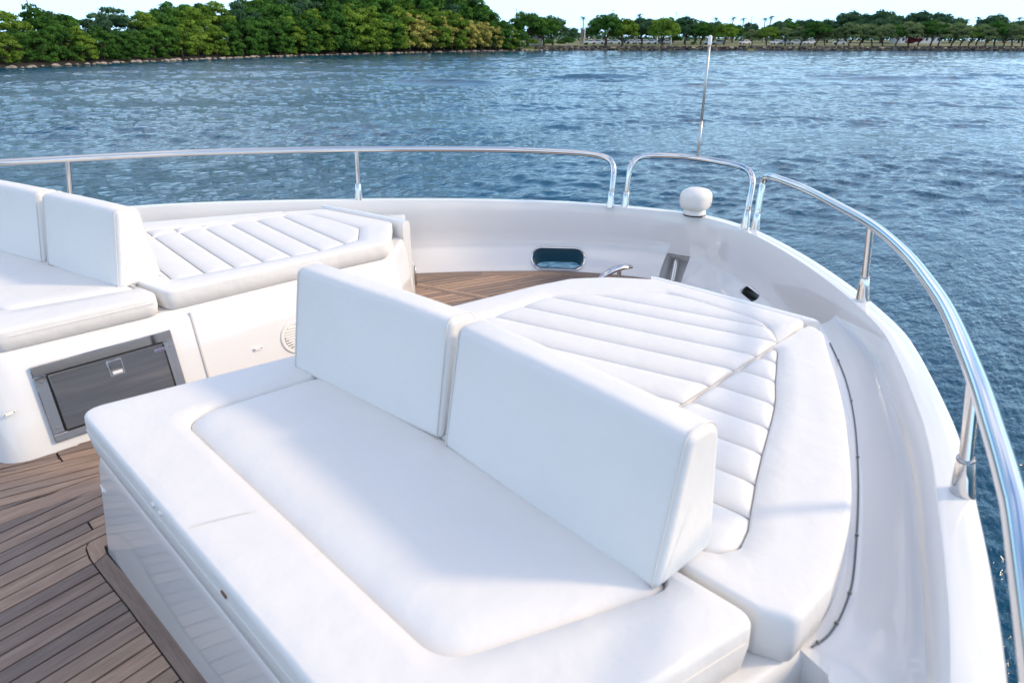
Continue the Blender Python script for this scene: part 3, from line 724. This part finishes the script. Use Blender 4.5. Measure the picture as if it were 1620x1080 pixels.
plate(.611, .649, Z1-.113, Z1-.100, 0.0135, 'handle_lip', 'plastic', dr, .004, .003)
plate(.786, .832, Z1-.075, Z1-.062, 0.0090, 'badge', 'badge', dr, .001, .002)
xx = .790
for k, wd in enumerate((.003, .0045, .005, .003, .005, .0045, .004)):
    plate(xx, xx+wd, Z1-.0725, Z1-.065-(.002 if k % 2 else 0), 0.0095, 'badge_letter', 'blue', dr, .0005, .0005, 1, bev=.0002); xx += wd+.0015
fix(fr)

# ------------------------------------------------------------------ rails
def bendpath(pts, n=5): return crom(pts, n)
def stanchion(base, topp, rail, tubr=.0145):
    b0, t0 = Vector(base), Vector(topp); d = (t0-b0).normalized()
    m = MB(); m.tube([b0+d*.09, t0], tubr, 14); st = m.build('stanchion', M['steel'], rail)
    m = MB(); m.tube([b0-d*.004, b0+d*.012, b0+d*.06, b0+d*.105, b0+d*.108], [.028, .027, .0225, .0185, .0165], 16); m.build('base_sleeve', M['steel'], st)
    m = MB(); m.tube([b0+d*.104, b0+d*.1075], .0195, 16); m.build('collar', M['dsteel'], st)
    side = Vector((-.5, .3, 0)).normalized(); m = MB(); m.tube([b0+d*.03+side*.022, b0+d*.03+side*.0275], .003, 8); m.build('screw', M['dsteel'], st)
    return st
RR = .0195
sr = empty('guard_rail', (1.66, .19, .52), 'polished steel guard rail curving along the near starboard gunwale', 'railing', 'guard rails')
pts = [(-2.4, -.68, .87), (-.6, -.36, .865), (.4, -.13, .857), (1.025, .028, .853), (1.187, .075, .852), (1.372, .138, .851), (1.582, .213, .85), (1.975, .362, .837), (2.252, .487, .827), (2.566, .648, .816), (2.94, .882, .802), (3.269, 1.15, .788), (3.60, 1.45, .775), (3.80, 1.68, .766), (3.90, 1.79, .752), (3.925, 1.825, .715), (3.915, 1.825, .66), (3.895, 1.82, .53)]
m = MB(); m.tube(bendpath(pts), RR, 20); m.build('rail_tube', M['steel'], sr)
stanchion((1.685, .185, .519), (1.60, .218, .845), sr); stanchion((2.985, .872, .471), (2.955, .895, .80), sr)
stanchion((.25, -.21, .528), (.22, -.17, .855), sr)
stanchion((3.893, 1.818, .432), (3.897, 1.82, .56), sr, .0175); fix(sr)
gr = empty('gate_rail', (3.87, 2.3, .43), 'short arched steel rail at the bow behind the white searchlight', 'railing', 'guard rails')
pts = [(3.835, 2.735, .53), (3.85, 2.735, .66), (3.875, 2.73, .72), (3.93, 2.715, .752), (4.0, 2.665, .763), (4.09, 2.53, .765), (4.12, 2.38, .764), (4.10, 2.20, .762), (4.05, 2.05, .760), (4.0, 1.96, .748), (3.965, 1.915, .71), (3.945, 1.90, .65), (3.915, 1.893, .53)]
m = MB(); m.tube(bendpath(pts), RR*.95, 20); m.build('rail_tube', M['steel'], gr)
stanchion((3.828, 2.735, .434), (3.838, 2.735, .56), gr, .0175); stanchion((3.908, 1.89, .432), (3.918, 1.893, .56), gr, .0175); fix(gr)
pr = empty('guard_rail', (2.55, 4.0, .49), 'long polished steel guard rail along the far port gunwale', 'railing', 'guard rails')
pts = [(-2.4, 5.9, .87), (-.6, 5.25, .862), (.3, 4.93, .857), (.714, 4.77, .855), (1.019, 4.66, .853), (1.318, 4.54, .852), (1.629, 4.41, .849), (2.059, 4.235, .834), (2.551, 4.005, .816), (3.04, 3.71, .797), (3.43, 3.42, .781), (3.68, 3.135, .770), (3.76, 3.00, .762), (3.80, 2.90, .748), (3.805, 2.845, .71), (3.785, 2.815, .65), (3.755, 2.80, .53)]
m = MB(); m.tube(bendpath(pts), RR, 20); m.build('rail_tube', M['steel'], pr)
stanchion((2.535, 4.005, .487), (2.55, 4.005, .81), pr); stanchion((1.02, 4.83, .523), (1.03, 4.655, .85), pr)
stanchion((3.748, 2.80, .437), (3.757, 2.802, .56), pr, .0175); fix(pr)

js = empty('jackstaff', (4.115, 2.38, .76), 'thin steel jackstaff with white tip rising from the bow rail', 'pole')
m = MB(); m.tube([(4.115, 2.385, .745), (4.112, 2.385, 1.0)], .0085, 10); m.build('lower_tube', M['satin'], js)
m = MB(); m.tube([(4.112, 2.385, .99), (4.10, 2.38, 1.46)], .0078, 10); m.build('upper_tube', M['satin'], js)
m = MB(); m.lathe([(.004, -.03), (.011, -.028), (.012, .02), (.008, .026), (.002, .028)], (4.10, 2.38, 1.475), 12); m.build('tip_light', M['plastic'], js); fix(js)

# searchlight
se = empty('searchlight', (3.975, 2.285, .43), 'white rounded searchlight housing standing on the bow gunwale', 'searchlight')
m = MB(); m.lathe([(.070, -.002), (.071, .003), (.071, .006), (.068, .007)], se.location, 28); m.build('mounting_pad', M['black'], se)
m = MB(); m.lathe([(.070, .006), (.074, .010), (.072, .026), (.066, .040)], se.location, 28); m.build('base', M['plastic'], se)
hd = MB(); L = []
for k in range(15):
    s = math.sin(math.pi*(k/14-.5)); z = .102+.073*s
    rr = .098*(max(0, 1-abs(s)**3.4))**.38+.003
    L.append([Vector((rr*1.0*math.copysign(abs(math.cos(a))**.8, math.cos(a)), rr*.94*math.copysign(abs(math.sin(a))**.8, math.sin(a)), z))+se.location for a in [2*math.pi*i/32 for i in range(32)]])
hd.loft(L, True, True, True); ho = hd.build('head', M['plastic'], se, True, 80)
q = RT*.92-FW*.38; c = se.location+q.normalized()*.097+Vector((0, 0, .085)); tq = Vector((0, 0, 1)).cross(q).normalized()
m = MB(); m.tube([c-tq*.017, c+tq*.017], .0035, 6); m.build('grey_mark', M['greymark'], ho); fix(se)

# cleat
cl = empty('mooring_cleat', (3.42, 2.49, 0), 'curved polished steel mooring cleat on the bow teak', 'cleat')
arc = crom([(3.29, 2.52, .075), (3.34, 2.508, .115), (3.42, 2.487, .138), (3.50, 2.465, .142), (3.55, 2.452, .132)], 5)
m = MB(); m.tube(arc, [.010+.009*math.sin(math.pi*i/(len(arc)-1)) for i in range(len(arc))], 14, 1.5); m.build('horn', M['steel'], cl)
for x, y in ((3.385, 2.497), (3.455, 2.478)):
    m = MB(); m.tube([(x, y, 0), (x, y, .02), (x, y, .12)], [.024, .016, .014], 12); m.build('leg', M['steel'], cl)
fix(cl)

# ------------------------------------------------------------------ shore
SHORE = [(-420, 82), (-250, 84), (-100, 91), (0, 100), (100, 111), (200, 123), (300, 137), (400, 153), (500, 169), (600, 185), (700, 201), (800, 217), (860, 226), (940, 231), (1100, 232), (1300, 232), (1500, 228), (1620, 225), (1760, 224), (2000, 224)]
shl = crom([tuple(land(x, D)) for x, D in SHORE], 8)
shn = []
for i in range(len(shl)):
    t = shl[min(i+1, len(shl)-1)]-shl[max(i-1, 0)]; n = Vector((-t.y, t.x, 0)).normalized()
    shn.append(n if n.dot(FW) > 0 else -n)
def bank(d): # height of the land d metres behind the waterline
    return WZ + (-.5 if d < 0 else .45*min(1, d/1.0) + .55*min(1, max(0, (d-1)/4)) + .9*min(1, max(0, (d-6)/70)))
gm = MB(); gm.loft([[p+n*d+Vector((0, 0, bank(d))) for p, n in zip(shl, shn)] for d in (-1.2, 0, 1, 2.5, 5, 7, 12, 30, 80)] +
                   [[Vector((p.x, p.y, 0))+FW*900+n*80+Vector((0, 0, -.75)) for p, n in zip(shl, shn)]], False)
go = gm.build('ground', M['grass'], None, True, 60); tag(go, kind='structure')
# sandy path strip and soil below the trees lie just above the ground
def strip(i0, i1, d0, d1, name, mt, dz=.03):
    m = MB(); ds = [d0]+[d for d in (1, 2.5, 5, 7, 12, 30) if d0 < d < d1]+[d1]
    m.loft([[shl[i]+shn[i]*d+Vector((0, 0, bank(d)+dz)) for i in range(i0, i1)] for d in ds], False); return tag(m.build(name, M[mt], None), kind='structure')
def idx(px): return min(range(len(shl)), key=lambda i: abs(810+1183*shl[i].dot(RT)/shl[i].dot(FW)-px))
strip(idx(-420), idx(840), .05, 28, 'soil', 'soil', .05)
strip(idx(870), idx(2000), 2.4, 3.6, 'path', 'sand', .05)

# rocks along the left shore, each a boulder of its own
rk = []
for v in range(5):
    m = MB(); import_r = random.Random(v); L = []
    for k in range(5):
        s = -.3+1.3*k/4; r = math.sqrt(max(.02, 1-s*s*.95))
        L.append([(r*math.cos(a)*(.8+.4*import_r.random()), r*math.sin(a)*(.7+.4*import_r.random()), s*.62+.05*import_r.random()) for a in [2*math.pi*i/8 for i in range(8)]])
    m.loft(L, True, True, True); rk.append(m.mesh('rock', M['rock'], True, 35))
acc = 0; nrock = 0; last = shl[0]
i0, i1 = idx(-60), idx(868)
for i in range(i0, i1):
    seg = (shl[i+1]-shl[i]).length; k = max(1, int(seg/.7))
    for j in range(k):
        if random.random() < .2: continue
        p = shl[i].lerp(shl[i+1], (j+random.random()*.8)/k) + shn[i]*random.uniform(-.75, .25)
        s = random.choice((.24, .3, .36, .42, .5))*random.uniform(.8, 1.15)
        o = link('rock', random.choice(rk)); o.location = p+Vector((0, 0, WZ+.06+.1*random.random())); o.scale = (s*1.25, s, s*.9); o.rotation_euler = (0, 0, random.uniform(0, 6.3))
        tag(o, 'pale boulder at the waterline below the mangroves', 'rock', 'boulders along the mangrove shore'); nrock += 1
# dark riprap bank of the park
m = MB(); rr_ = random.Random(4)
for i in range(idx(850), idx(1900)):
    seg = (shl[i+1]-shl[i]).length
    for j in range(int(seg/.22)):
        p = shl[i].lerp(shl[i+1], rr_.random()) + shn[i]*rr_.uniform(-.6, 2.1); s = rr_.uniform(.4, .85)
        z = WZ-.1+max(0, (p-shl[i]).dot(shn[i]))*.42
        M3 = Matrix.Rotation(rr_.uniform(0, 3), 3, 'Z') @ Matrix.Rotation(rr_.uniform(-.6, .6), 3, 'X')
        m.box((p.x, p.y, z+.15), (s*1.4, s, s*.9), M3)
tag(m.build('riprap', M['riprap'], None, False), 'dark broken stone along the park bank', 'stones', kind='stuff')

# ------------------------------------------------------------------ trees
def crown_mesh(name, seed, W, Hh, z0, nclump, nleaf, leaf, mt, flat=1.0, crad=(.10, .17), hollow=.55, low=-.15):
    g = np.random.default_rng(seed); V = []; C = []; T = []
    for c in range(nclump):
        d = g.normal(size=3); d /= np.linalg.norm(d)
        if d[2] < low: d[2] = -d[2]*.5
        rad = hollow+(1-hollow)*g.random()**.5
        ctr = np.array([d[0]*W/2*rad, d[1]*W/2*rad, z0+(Hh-z0)*(.42+.58*d[2]*rad*flat)])
        cr = W*g.uniform(*crad); C.append((ctr, cr))
    for ctr, cr in C:
        n = g.normal(size=(nleaf, 3)); n /= np.linalg.norm(n, axis=1)[:, None]; n[:, 2] = np.where(n[:, 2] < -.35, -n[:, 2], n[:, 2])
        pos = ctr + n*cr*np.array([1.15, 1.15, .72])*(.62+.42*g.random((nleaf, 1)))
        nn_ = n + g.normal(size=(nleaf, 3))*.45; nn_ /= np.linalg.norm(nn_, axis=1)[:, None]
        t = np.cross(nn_, g.normal(size=(nleaf, 3))); t /= np.linalg.norm(t, axis=1)[:, None]; b = np.cross(nn_, t)
        s = leaf*g.uniform(.6, 1.3, (nleaf, 1))
        T.append(np.full(nleaf*4, g.random()))
        V.append(np.stack([pos-t*s, pos-b*s*.55, pos+t*s, pos+b*s*.55], 1).reshape(-1, 3))
    V = np.concatenate(V); n = len(V)//4
    me = bpy.data.meshes.new(name); me.vertices.add(len(V)); me.vertices.foreach_set('co', V.astype(np.float32).ravel())
    me.loops.add(4*n); me.loops.foreach_set('vertex_index', np.arange(4*n, dtype=np.int32)); me.polygons.add(n); me.polygons.foreach_set('loop_start', np.arange(0, 4*n, 4, dtype=np.int32)); me.update(calc_edges=True)
    at = me.attributes.new('tone', 'FLOAT', 'POINT'); at.data.foreach_set('value', np.concatenate(T).astype(np.float32))
    me.materials.append(mt); return me
def trunk_mesh(name, seed, Hh, W, r, lean=0, mt='bark', limbs=6, fork=.3):
    g = random.Random(seed); m = MB()
    tp = Vector((lean*Hh*.5, 0, Hh*.62)); pts = [Vector((0, 0, -.4)), Vector((lean*Hh*.12, .03*W, Hh*.18)), Vector((lean*Hh*.3, -.02*W, Hh*.38)), tp]
    c = crom(pts, 4); m.tube(c, [r*(1.25-.8*i/(len(c)-1)) for i in range(len(c))], 8)
    for k in range(limbs):
        a = 6.28*k/limbs+g.uniform(-.4, .4); s = c[int(len(c)*(fork+.45*g.random()))]
        e_ = Vector((tp.x*.6+math.cos(a)*W*.34, math.sin(a)*W*.34, Hh*g.uniform(.5, .85))); mid_ = s.lerp(e_, .5)+Vector((0, 0, -.04*Hh))
        m.tube(crom([s, mid_, e_], 3), [r*.55*(1-.75*i/6) for i in range(7)], 6)
    return m.mesh(name, M[mt], True, 60)
TREES = 0
def tree(name, tm, cm, loc, s, rz, label, group, cat='tree', sz=None):
    global TREES
    t = empty(name, loc, label, cat, group); t.scale = (s, s, sz or s); t.rotation_euler = (0, 0, rz)
    if tm: link('trunk', tm, t)
    link('crown', cm, t); TREES += 1; return t
# mangroves: unit tree 6 m wide, 7 m tall, foliage almost to the water
mv = [crown_mesh('crown', 20+k, 6.4, 7.0, .15, 70, 120, .20, M[l], 1.0, (.09, .16), .62, -.75) for k, l in enumerate(('leaf_a', 'leaf_a', 'leaf_b', 'leaf_a', 'leaf_d', 'leaf_b'))]
myel = [crown_mesh('crown', 40+k, 5.2, 5.0, .15, 50, 75, .22, M['leaf_y'], 1.0, (.09, .14), .6, -.6) for k in range(2)]
mt_ = [trunk_mesh('trunk', k, 6.5, 6, .17) for k in range(3)]
hts = [(-300, 7.0), (0, 7.3), (60, 6.3), (120, 7.5), (190, 6.5), (240, 7.7), (290, 8.4), (350, 9.0), (420, 10.4), (520, 13.2), (600, 14.5), (700, 14.8), (770, 14.0), (800, 11.5), (830, 7.5)]
def hat(px):
    for (a, ha), (b, hb_) in zip(hts, hts[1:]):
        if px <= b: return ha+(hb_-ha)*max(0, (px-a)/(b-a))
    return hts[-1][1]
rt = random.Random(11)
def Dshore(px):
    for (a, da), (b, db_) in zip(SHORE, SHORE[1:]):
        if px <= b: return da+(db_-da)*(px-a)/(b-a)
    return SHORE[-1][1]
px = -120
while px < 838:          # front row at the water
    D = Dshore(px); i = idx(px); p = shl[i]; step = 4.3/ D*1183*.62
    yel = 645 < px < 790 and rt.random() < .6
    h = hat(px)*rt.uniform(.55, .72); p2 = land(px, D)+shn[i]*rt.uniform(1.6, 2.4)
    p2.z = WZ+.45
    if yel: tree('mangrove_tree', rt.choice(mt_), rt.choice(myel), p2, h/5.0*.8, rt.uniform(0, 6.28), 'yellowish mangrove with bare pale stems in the front row at the waterline', 'yellowish mangroves in the front row', sz=h/5.0*.85)
    else: tree('mangrove_tree', rt.choice(mt_), mv[rt.choice((0, 1, 2, 3, 5))], p2, h/7.0*1.05, rt.uniform(0, 6.28), 'dense green mangrove in the front row at the waterline', 'mangroves in the front row')
    px += step*rt.uniform(.85, 1.2)
px = -100
while px < 800:          # second and third rows
    D = Dshore(px); i = idx(px); h = hat(px); step = 5.6/D*1183*.7
    p2 = land(px, D)+shn[i]*rt.uniform(7, 9.5); p2.z = WZ+.8
    tree('mangrove_tree', rt.choice(mt_), mv[rt.choice((0, 1, 3, 4, 2))], p2, h/7.0*rt.uniform(.82, 1.0), rt.uniform(0, 6.28), 'tall green tree in the rows behind the front mangroves', 'trees in the back rows of the mangrove wood')
    if rt.random() < .6:
        p3 = land(px+step*.4, D)+shn[i]*rt.uniform(13, 17); p3.z = WZ+1.0
        tree('mangrove_tree', rt.choice(mt_), mv[rt.choice((0, 4, 3))], p3, h/7.0*rt.uniform(.9, 1.06), rt.uniform(0, 6.28), 'tall green tree in the rows behind the front mangroves', 'trees in the back rows of the mangrove wood')
    px += step*rt.uniform(.8, 1.2)

# park trees: rounded crowns on leaning trunks
pv = [crown_mesh('crown', 60+k, 6.6, 5.6, .9, 60, 85, .24, M[l], .95, (.10, .17), .5, -.25) for k, l in enumerate(('leaf_g', 'leaf_g', 'leaf_b', 'leaf_a'))]
pt_ = [trunk_mesh('trunk', 10+k, 4.6, 6, .20, l, 'bark', 5, .35) for k, l in enumerate((.5, -.35, .2))]
bv = [crown_mesh('crown', 80+k, 8.4, 7.6, .9, 76, 90, .28, M[l], .9, (.10, .17), .5, -.3) for k, l in enumerate(('leaf_a', 'leaf_d', 'leaf_b'))]
bt_ = [trunk_mesh('trunk', 20+k, 6.4, 8, .33, l, 'bark', 7, .35) for k, l in enumerate((.3, -.2))]
def gz(d): return bank(d)
def yard(px, back): return land(px, Dshore(px)+back, gz(back))
AL = 0
LP_ = 'rounded green park tree with a leaning dark trunk near the far bank'
for px, back, s, v in ((1245, 12, .62, 0), (1268, 10, .66, 0), (1292, 8, .85, 3), (1308, 10, .6, 0), (1325, 11, .62, 1), (1345, 9, .78, 0), (1362, 12, .74, 1), (1383, 9, .70, 0), (1400, 10, .74, 1), (1420, 9, .72, 3), (1440, 9, .82, 0), (1455, 12, .72, 1), (1475, 9, .86, 3), (1488, 9, .80, 0), (1508, 10, .78, 1), (1522, 8, .74, 0), (1536, 9, .68, 2), (1548, 10, .72, 1), (1562, 8, .70, 0), (1578, 9, .84, 3), (1592, 9, .72, 1), (1606, 8, .74, 0), (1622, 9, .70, 1), (1215, 13, .68, 2), (1192, 16, .56, 0), (1650, 9, .72, 0), (1680, 9, .8, 1)):
    tree('park_tree', pt_[rt.randrange(3)], pv[v], yard(px, back), s*1.5, rt.uniform(-.5, .5)-R(45), LP_, 'rounded trees along the park bank')
for px, back, s, v, lb in ((958, 9, 1.13, 0, 'largest dark rounded tree on the park lawn, with a thick leaning trunk'), (985, 11, .96, 2, 'bright green tree touching the largest park tree on its right'),
                           (1050, 10, .98, 2, 'yellow-green rounded tree on two pale trunks, right of the parked cars'), (1016, 22, 1.0, 1, 'dark tree between the two largest rounded trees, over parked cars'),
                           (860, 16, 1.05, 0, 'flat-topped tree beside the small white house'), (836, 10, 1.15, 0, 'tall bushy tree at the end of the mangrove wood'), (875, 24, .98, 1, 'dark tree right of the small white house'), (1110, 30, .85, 0, 'medium dark tree in the middle of the park'), (1085, 34, 1.05, 1, 'broad dark tree rising above the yellow-green one'), (1147, 26, .80, 2, 'light green tree left of the jackstaff tip\'s palms')):
    tree('park_tree', bt_[rt.randrange(2)], bv[v], yard(px, back), s*1.12, rt.uniform(0, 6), lb, 'large trees on the park lawn')
for px, back, s in ((1160, 60, .9), (1185, 70, .95), (1225, 55, 1.0), (1250, 62, 1.15), (1275, 60, 1.1), (1340, 55, 1.45), (1365, 60, 1.35), (1395, 52, 1.5), (1425, 60, 1.2), (1450, 55, 1.45), (1480, 60, 1.4), (1505, 52, 1.15), (1565, 55, 1.3), (1590, 60, 1.05), (1615, 58, 1.05), (1640, 58, 1.2), (1000, 60, 1.1), (1035, 66, 1.15), (1065, 60, 1.2), (1130, 60, 1.0), (905, 80, .7), (930, 85, .75), (1100, 62, 1.1), (1310, 58, 1.1)):
    tree('background_tree', bt_[rt.randrange(2)], bv[rt.choice((0, 1, 1))], yard(px, back), s*.98, rt.uniform(0, 6), 'broad dark tree on the skyline behind the park', 'skyline trees behind the park')
# low dark wood far behind the park, one mass at this distance
g = np.random.default_rng(5); m = MB()
for k in range(5200):
    p = land(g.uniform(780, 1760), g.uniform(345, 375), -.9); h = 3.0+2.2*math.sin(p.x*.09)*math.sin(p.y*.05+1)+g.normal()*.5
    c = p+Vector((0, 0, h*g.random()**.6)); a = Vector(g.normal(size=3)).normalized(); b = a.cross(Vector(g.normal(size=3))).normalized(); s_ = g.uniform(.4, .9)
    m.add([c-a*s_, c-b*s_*.7, c+a*s_, c+b*s_*.7], [(0, 1, 2, 3)])
tag(m.build('distant_woodland', M['leaf_d'], None, False), 'low dark band of far-off wood on the horizon', 'wood', kind='stuff')
# bushes
bu = [crown_mesh('crown', 120+k, 3.0, 1.9, .0, 20, 60, .15, M[l], 1, (.14, .2), .4, -.2) for k, l in enumerate(('leaf_a', 'leaf_r', 'leaf_b'))]
for px, back, s, v, lb in ((902, 7, 1.45, 0, 'round dark green bush by the bank right of the white tent'), (1448, 6, 1.6, 1, 'low maroon bush under the park trees'), (928, 9, .5, 0, 'small dark bush on the lawn left of the largest tree'), (843, 6, 1.3, 2, 'light green bush below the small white house'), (868, 5, 1.1, 0, 'grey-green bush at the bank left of the white tent'), (1098, 12, .7, 0, 'small low bush on the open lawn'), (1072, 40, 1.5, 0, 'dark hedge behind the yellow-green tree'), (887, 7, 1.0, 0, 'green bush directly left of the white tent')):
    tree('bush', None, bu[v], yard(px, back), s, rt.uniform(0, 6), lb, 'bushes on the park bank', 'bush')
# palms
def palm_meshes(seed):
    g = random.Random(seed); m = MB(); c = crom([(0, 0, -.3), (.15, 0, 3), (.1, .1, 6), (.35, .1, 9)], 4)
    m.tube(c, [.30-.12*i/(len(c)-1) for i in range(len(c))], 7); tm = m.mesh('trunk', M['palmbark'], True, 60)
    m = MB()
    for k in range(16):
        a = 6.28*k/16+g.uniform(-.2, .2); el = g.uniform(-.3, 1.1); d = Vector((math.cos(a), math.sin(a), 0)); ln = g.uniform(1.5, 2.0)
        sp_ = [Vector((.35, .1, 9))+d*ln*s*math.cos(el*(1-s*.3))+Vector((0, 0, ln*(s*math.sin(el)-.75*s*s))) for s in (0, .2, .4, .6, .8, 1)]
        sd = Vector((-d.y, d.x, 0))
        for q in range(5):
            for sgn in (-1, 1):
                for e_ in range(3):
                    p = sp_[q].lerp(sp_[q+1], e_/3); w_ = .42*(1-.12*q); dn = (sp_[q+1]-sp_[q]).normalized()
                    m.add([p-dn*.05, p+dn*.05, p+sd*sgn*w_+dn*.2+Vector((0, 0, -.2))], [(0, 1, 2)])
    return tm, m.mesh('crown', M['leaf_d'], False)
pm = [palm_meshes(k) for k in range(3)]
for px, back, h in ((922, 48, 9.2), (919, 40, 5.4), (1011, 70, 10.5), (1130, 75, 9.2), (1156, 80, 9.5), (1173, 72, 9.0), (1207, 70, 9.0), (1215, 78, 9.8), (1305, 70, 7.6), (1525, 66, 8.4), (1540, 62, 9.2), (1607, 80, 9.2), (398, 34, 14.2), (940, 66, 8.6), (1231, 84, 8.0)):
    t, c = rt.choice(pm); p = yard(px, back)
    tree('palm_tree', t, c, p, h/9.6, rt.uniform(0, 6), 'slender palm rising above the park trees' if px > 500 else 'palm top rising above the mangrove wood on the left', 'palms behind the park' if px > 500 else None)
# poles
for px, D, top, lb in ((57, 150, 11.5, 'leftmost thin pole above the mangroves'), (384, 215, 17, 'thin pole beside the palm above the mangroves'), (817, 300, 12.5, 'thin pole at the right end of the mangrove wood'), (968, 300, 12.0, 'thin pole over the largest park tree'), (1067, 310, 11.5, 'thin pole over the broad dark tree'), (1186, 300, 9.5, 'thin pole right of the jackstaff')):
    z0 = -.9; t = empty('utility_pole', land(px, D, z0), lb, 'pole', 'poles on the skyline')
    m = MB(); m.tube([(0, 0, -.5), (0, 0, top*.5), (0, 0, top)], [.16, .13, .10], 8); m.build('shaft', M['pole'], t)
    m = MB(); m.box((0, 0, top-.6), (1.5, .1, .12)); m.build('crossarm', M['pole'], t, False)
for px, back, h, lb in ((925, 40, 6.2, 'white lamp post left of the largest park tree'), (1040, 30, 2.6, 'short white post among the parked cars'), (1062, 12, 2.2, 'white post under the yellow-green tree')):
    t = empty('white_post', yard(px, back), lb, 'post'); m = MB(); m.tube([(0, 0, -.2), (0, 0, h)], [.22, .18], 8); m.build('shaft', M['polew'], t)
    m = MB(); m.lathe([(.1, h), (.28, h+.02), (.28, h+.14), (.08, h+.22)], (0, 0, 0), 10); m.build('cap', M['polew'], t)
# small house, tent, pavilion
def house(px, back, wd, dp, h, lb, rz=0):
    t = empty('house', yard(px, back), lb, 'house'); t.rotation_euler = (0, 0, R(-45)+rz)
    m = MB(); m.box((0, 0, h/2), (wd, dp, h)); m.build('wall', M['wall'], t, False)
    m = MB(); e_ = .35; m.add([(-wd/2-e_, -dp/2-e_, h), (wd/2+e_, -dp/2-e_, h), (wd/2+e_, dp/2+e_, h), (-wd/2-e_, dp/2+e_, h), (-wd/2-e_, 0, h+1.2), (wd/2+e_, 0, h+1.2)], [(0, 1, 5, 4), (2, 3, 4, 5), (0, 4, 3), (1, 2, 5), (0, 3, 2, 1)]); m.build('roof', M['roofg'], t, False)
    for k in range(max(2, int(wd/2.2))):
        x = -wd/2+(k+.5)*wd/max(2, int(wd/2.2)); m = MB(); m.box((x, -dp/2-.03, h*.55), (.9, .06, 1.1)); w_ = m.build('window', M['glass'], t, False)
        m = MB(); m.box((x, -dp/2-.08, h*.55-.6), (1.1, .1, .08)); m.build('sill', M['wall'], w_, False)
house(847, 24, 4.4, 4, 4.6, 'small white house glimpsed between trees at the end of the wood')
house(1450, 48, 16, 6, 2.6, 'long low white building behind the maroon bush', .1)
t = empty('beach_tent', yard(893, 10), 'pale tent canopy on posts between bushes at the bank', 'tent'); t.rotation_euler = (0, 0, R(-45))
m = MB(); L = []
for k in range(7):
    a = math.pi*k/6; L.append([Vector((-1.5*math.cos(a), -1.2, 1.9+.75*math.sin(a))), Vector((-1.5*math.cos(a), 1.2, 1.9+.75*math.sin(a)))])
m.loft(L, False); m.build('canopy', M['wall'], t)
for sx in (-1, 1):
    for sy in (-1, 1):
        m = MB(); m.tube([(1.45*sx, 1.15*sy, -.1), (1.45*sx, 1.15*sy, 1.95)], .06, 6); m.build('post', M['polew'], t)

# cars
def car_meshes(mt):
    m = MB(); prof = [(-2.15, .35), (-2.2, .75), (-1.95, .95), (-1.35, 1.0), (-.75, 1.45), (.65, 1.47), (1.35, 1.02), (2.0, .88), (2.2, .62), (2.15, .32)]
    L = [[(x, y*(.86 if z > 1.1 else 1), z) for x, z in prof] for y in (-.86, .86)]; m.loft(L, True, True, True); bd = m.mesh('body', M[mt], False)
    m = MB()
    for s in (-1, 1):
        m.add([(-1.2, s*.868, 1.03), (1.15, s*.868, 1.03), (.55, s*.752, 1.40), (-.7, s*.752, 1.40)], [(0, 1, 2, 3)])
    m.add([(1.36, -.7, 1.05), (1.36, .7, 1.05), (.70, .66, 1.45), (.70, -.66, 1.45)], [(0, 1, 2, 3)]); m.add([(-1.40, -.7, 1.03), (-1.40, .7, 1.03), (-.80, .66, 1.43), (-.80, -.66, 1.43)], [(0, 1, 2, 3)])
    return bd, m.mesh('window', M['glass'], False)
cms = {k: car_meshes(k) for k in ('carw', 'carg', 'card')}
m = MB(); m.tube([(0, -.11, 0), (0, .11, 0)], .33, 14); whl = m.mesh('wheel', M['tyre'], True, 40)
CL = {'carw': 'white car parked in the row behind the largest park tree', 'carg': 'silver car parked in the row behind the largest park tree', 'card': 'dark car parked in the row behind the largest park tree'}
for k, px in enumerate((934, 947, 961, 974, 987, 999, 1010, 1021, 1032, 1043, 1054, 1124, 1140, 1180, 1230, 1243, 1262, 1283, 1330)):
    c = ('carw', 'carw', 'carg', 'carw', 'card', 'carw', 'carg', 'carw', 'carw', 'card', 'carw', 'carw', 'carg', 'carw', 'carw', 'carg', 'carw', 'carw', 'carw')[k]
    far = px > 1100; t = empty('parked_car', yard(px, 36 if not far else 30), CL[c] if not far else CL[c].replace('in the row behind the largest park tree', 'on the lawn among the trees right of the jackstaff'), 'car', 'cars parked in the far park')
    t.rotation_euler = (0, 0, R(-45)+rt.uniform(-.5, .5)); link('body', cms[c][0], t); link('window', cms[c][1], t)
    for x in (-1.35, 1.35):
        for y in (-.78, .78): o = link('wheel', whl, t); o.location = (x, y, .33)
print('planks', PL, 'rocks', nrock, 'trees', TREES)
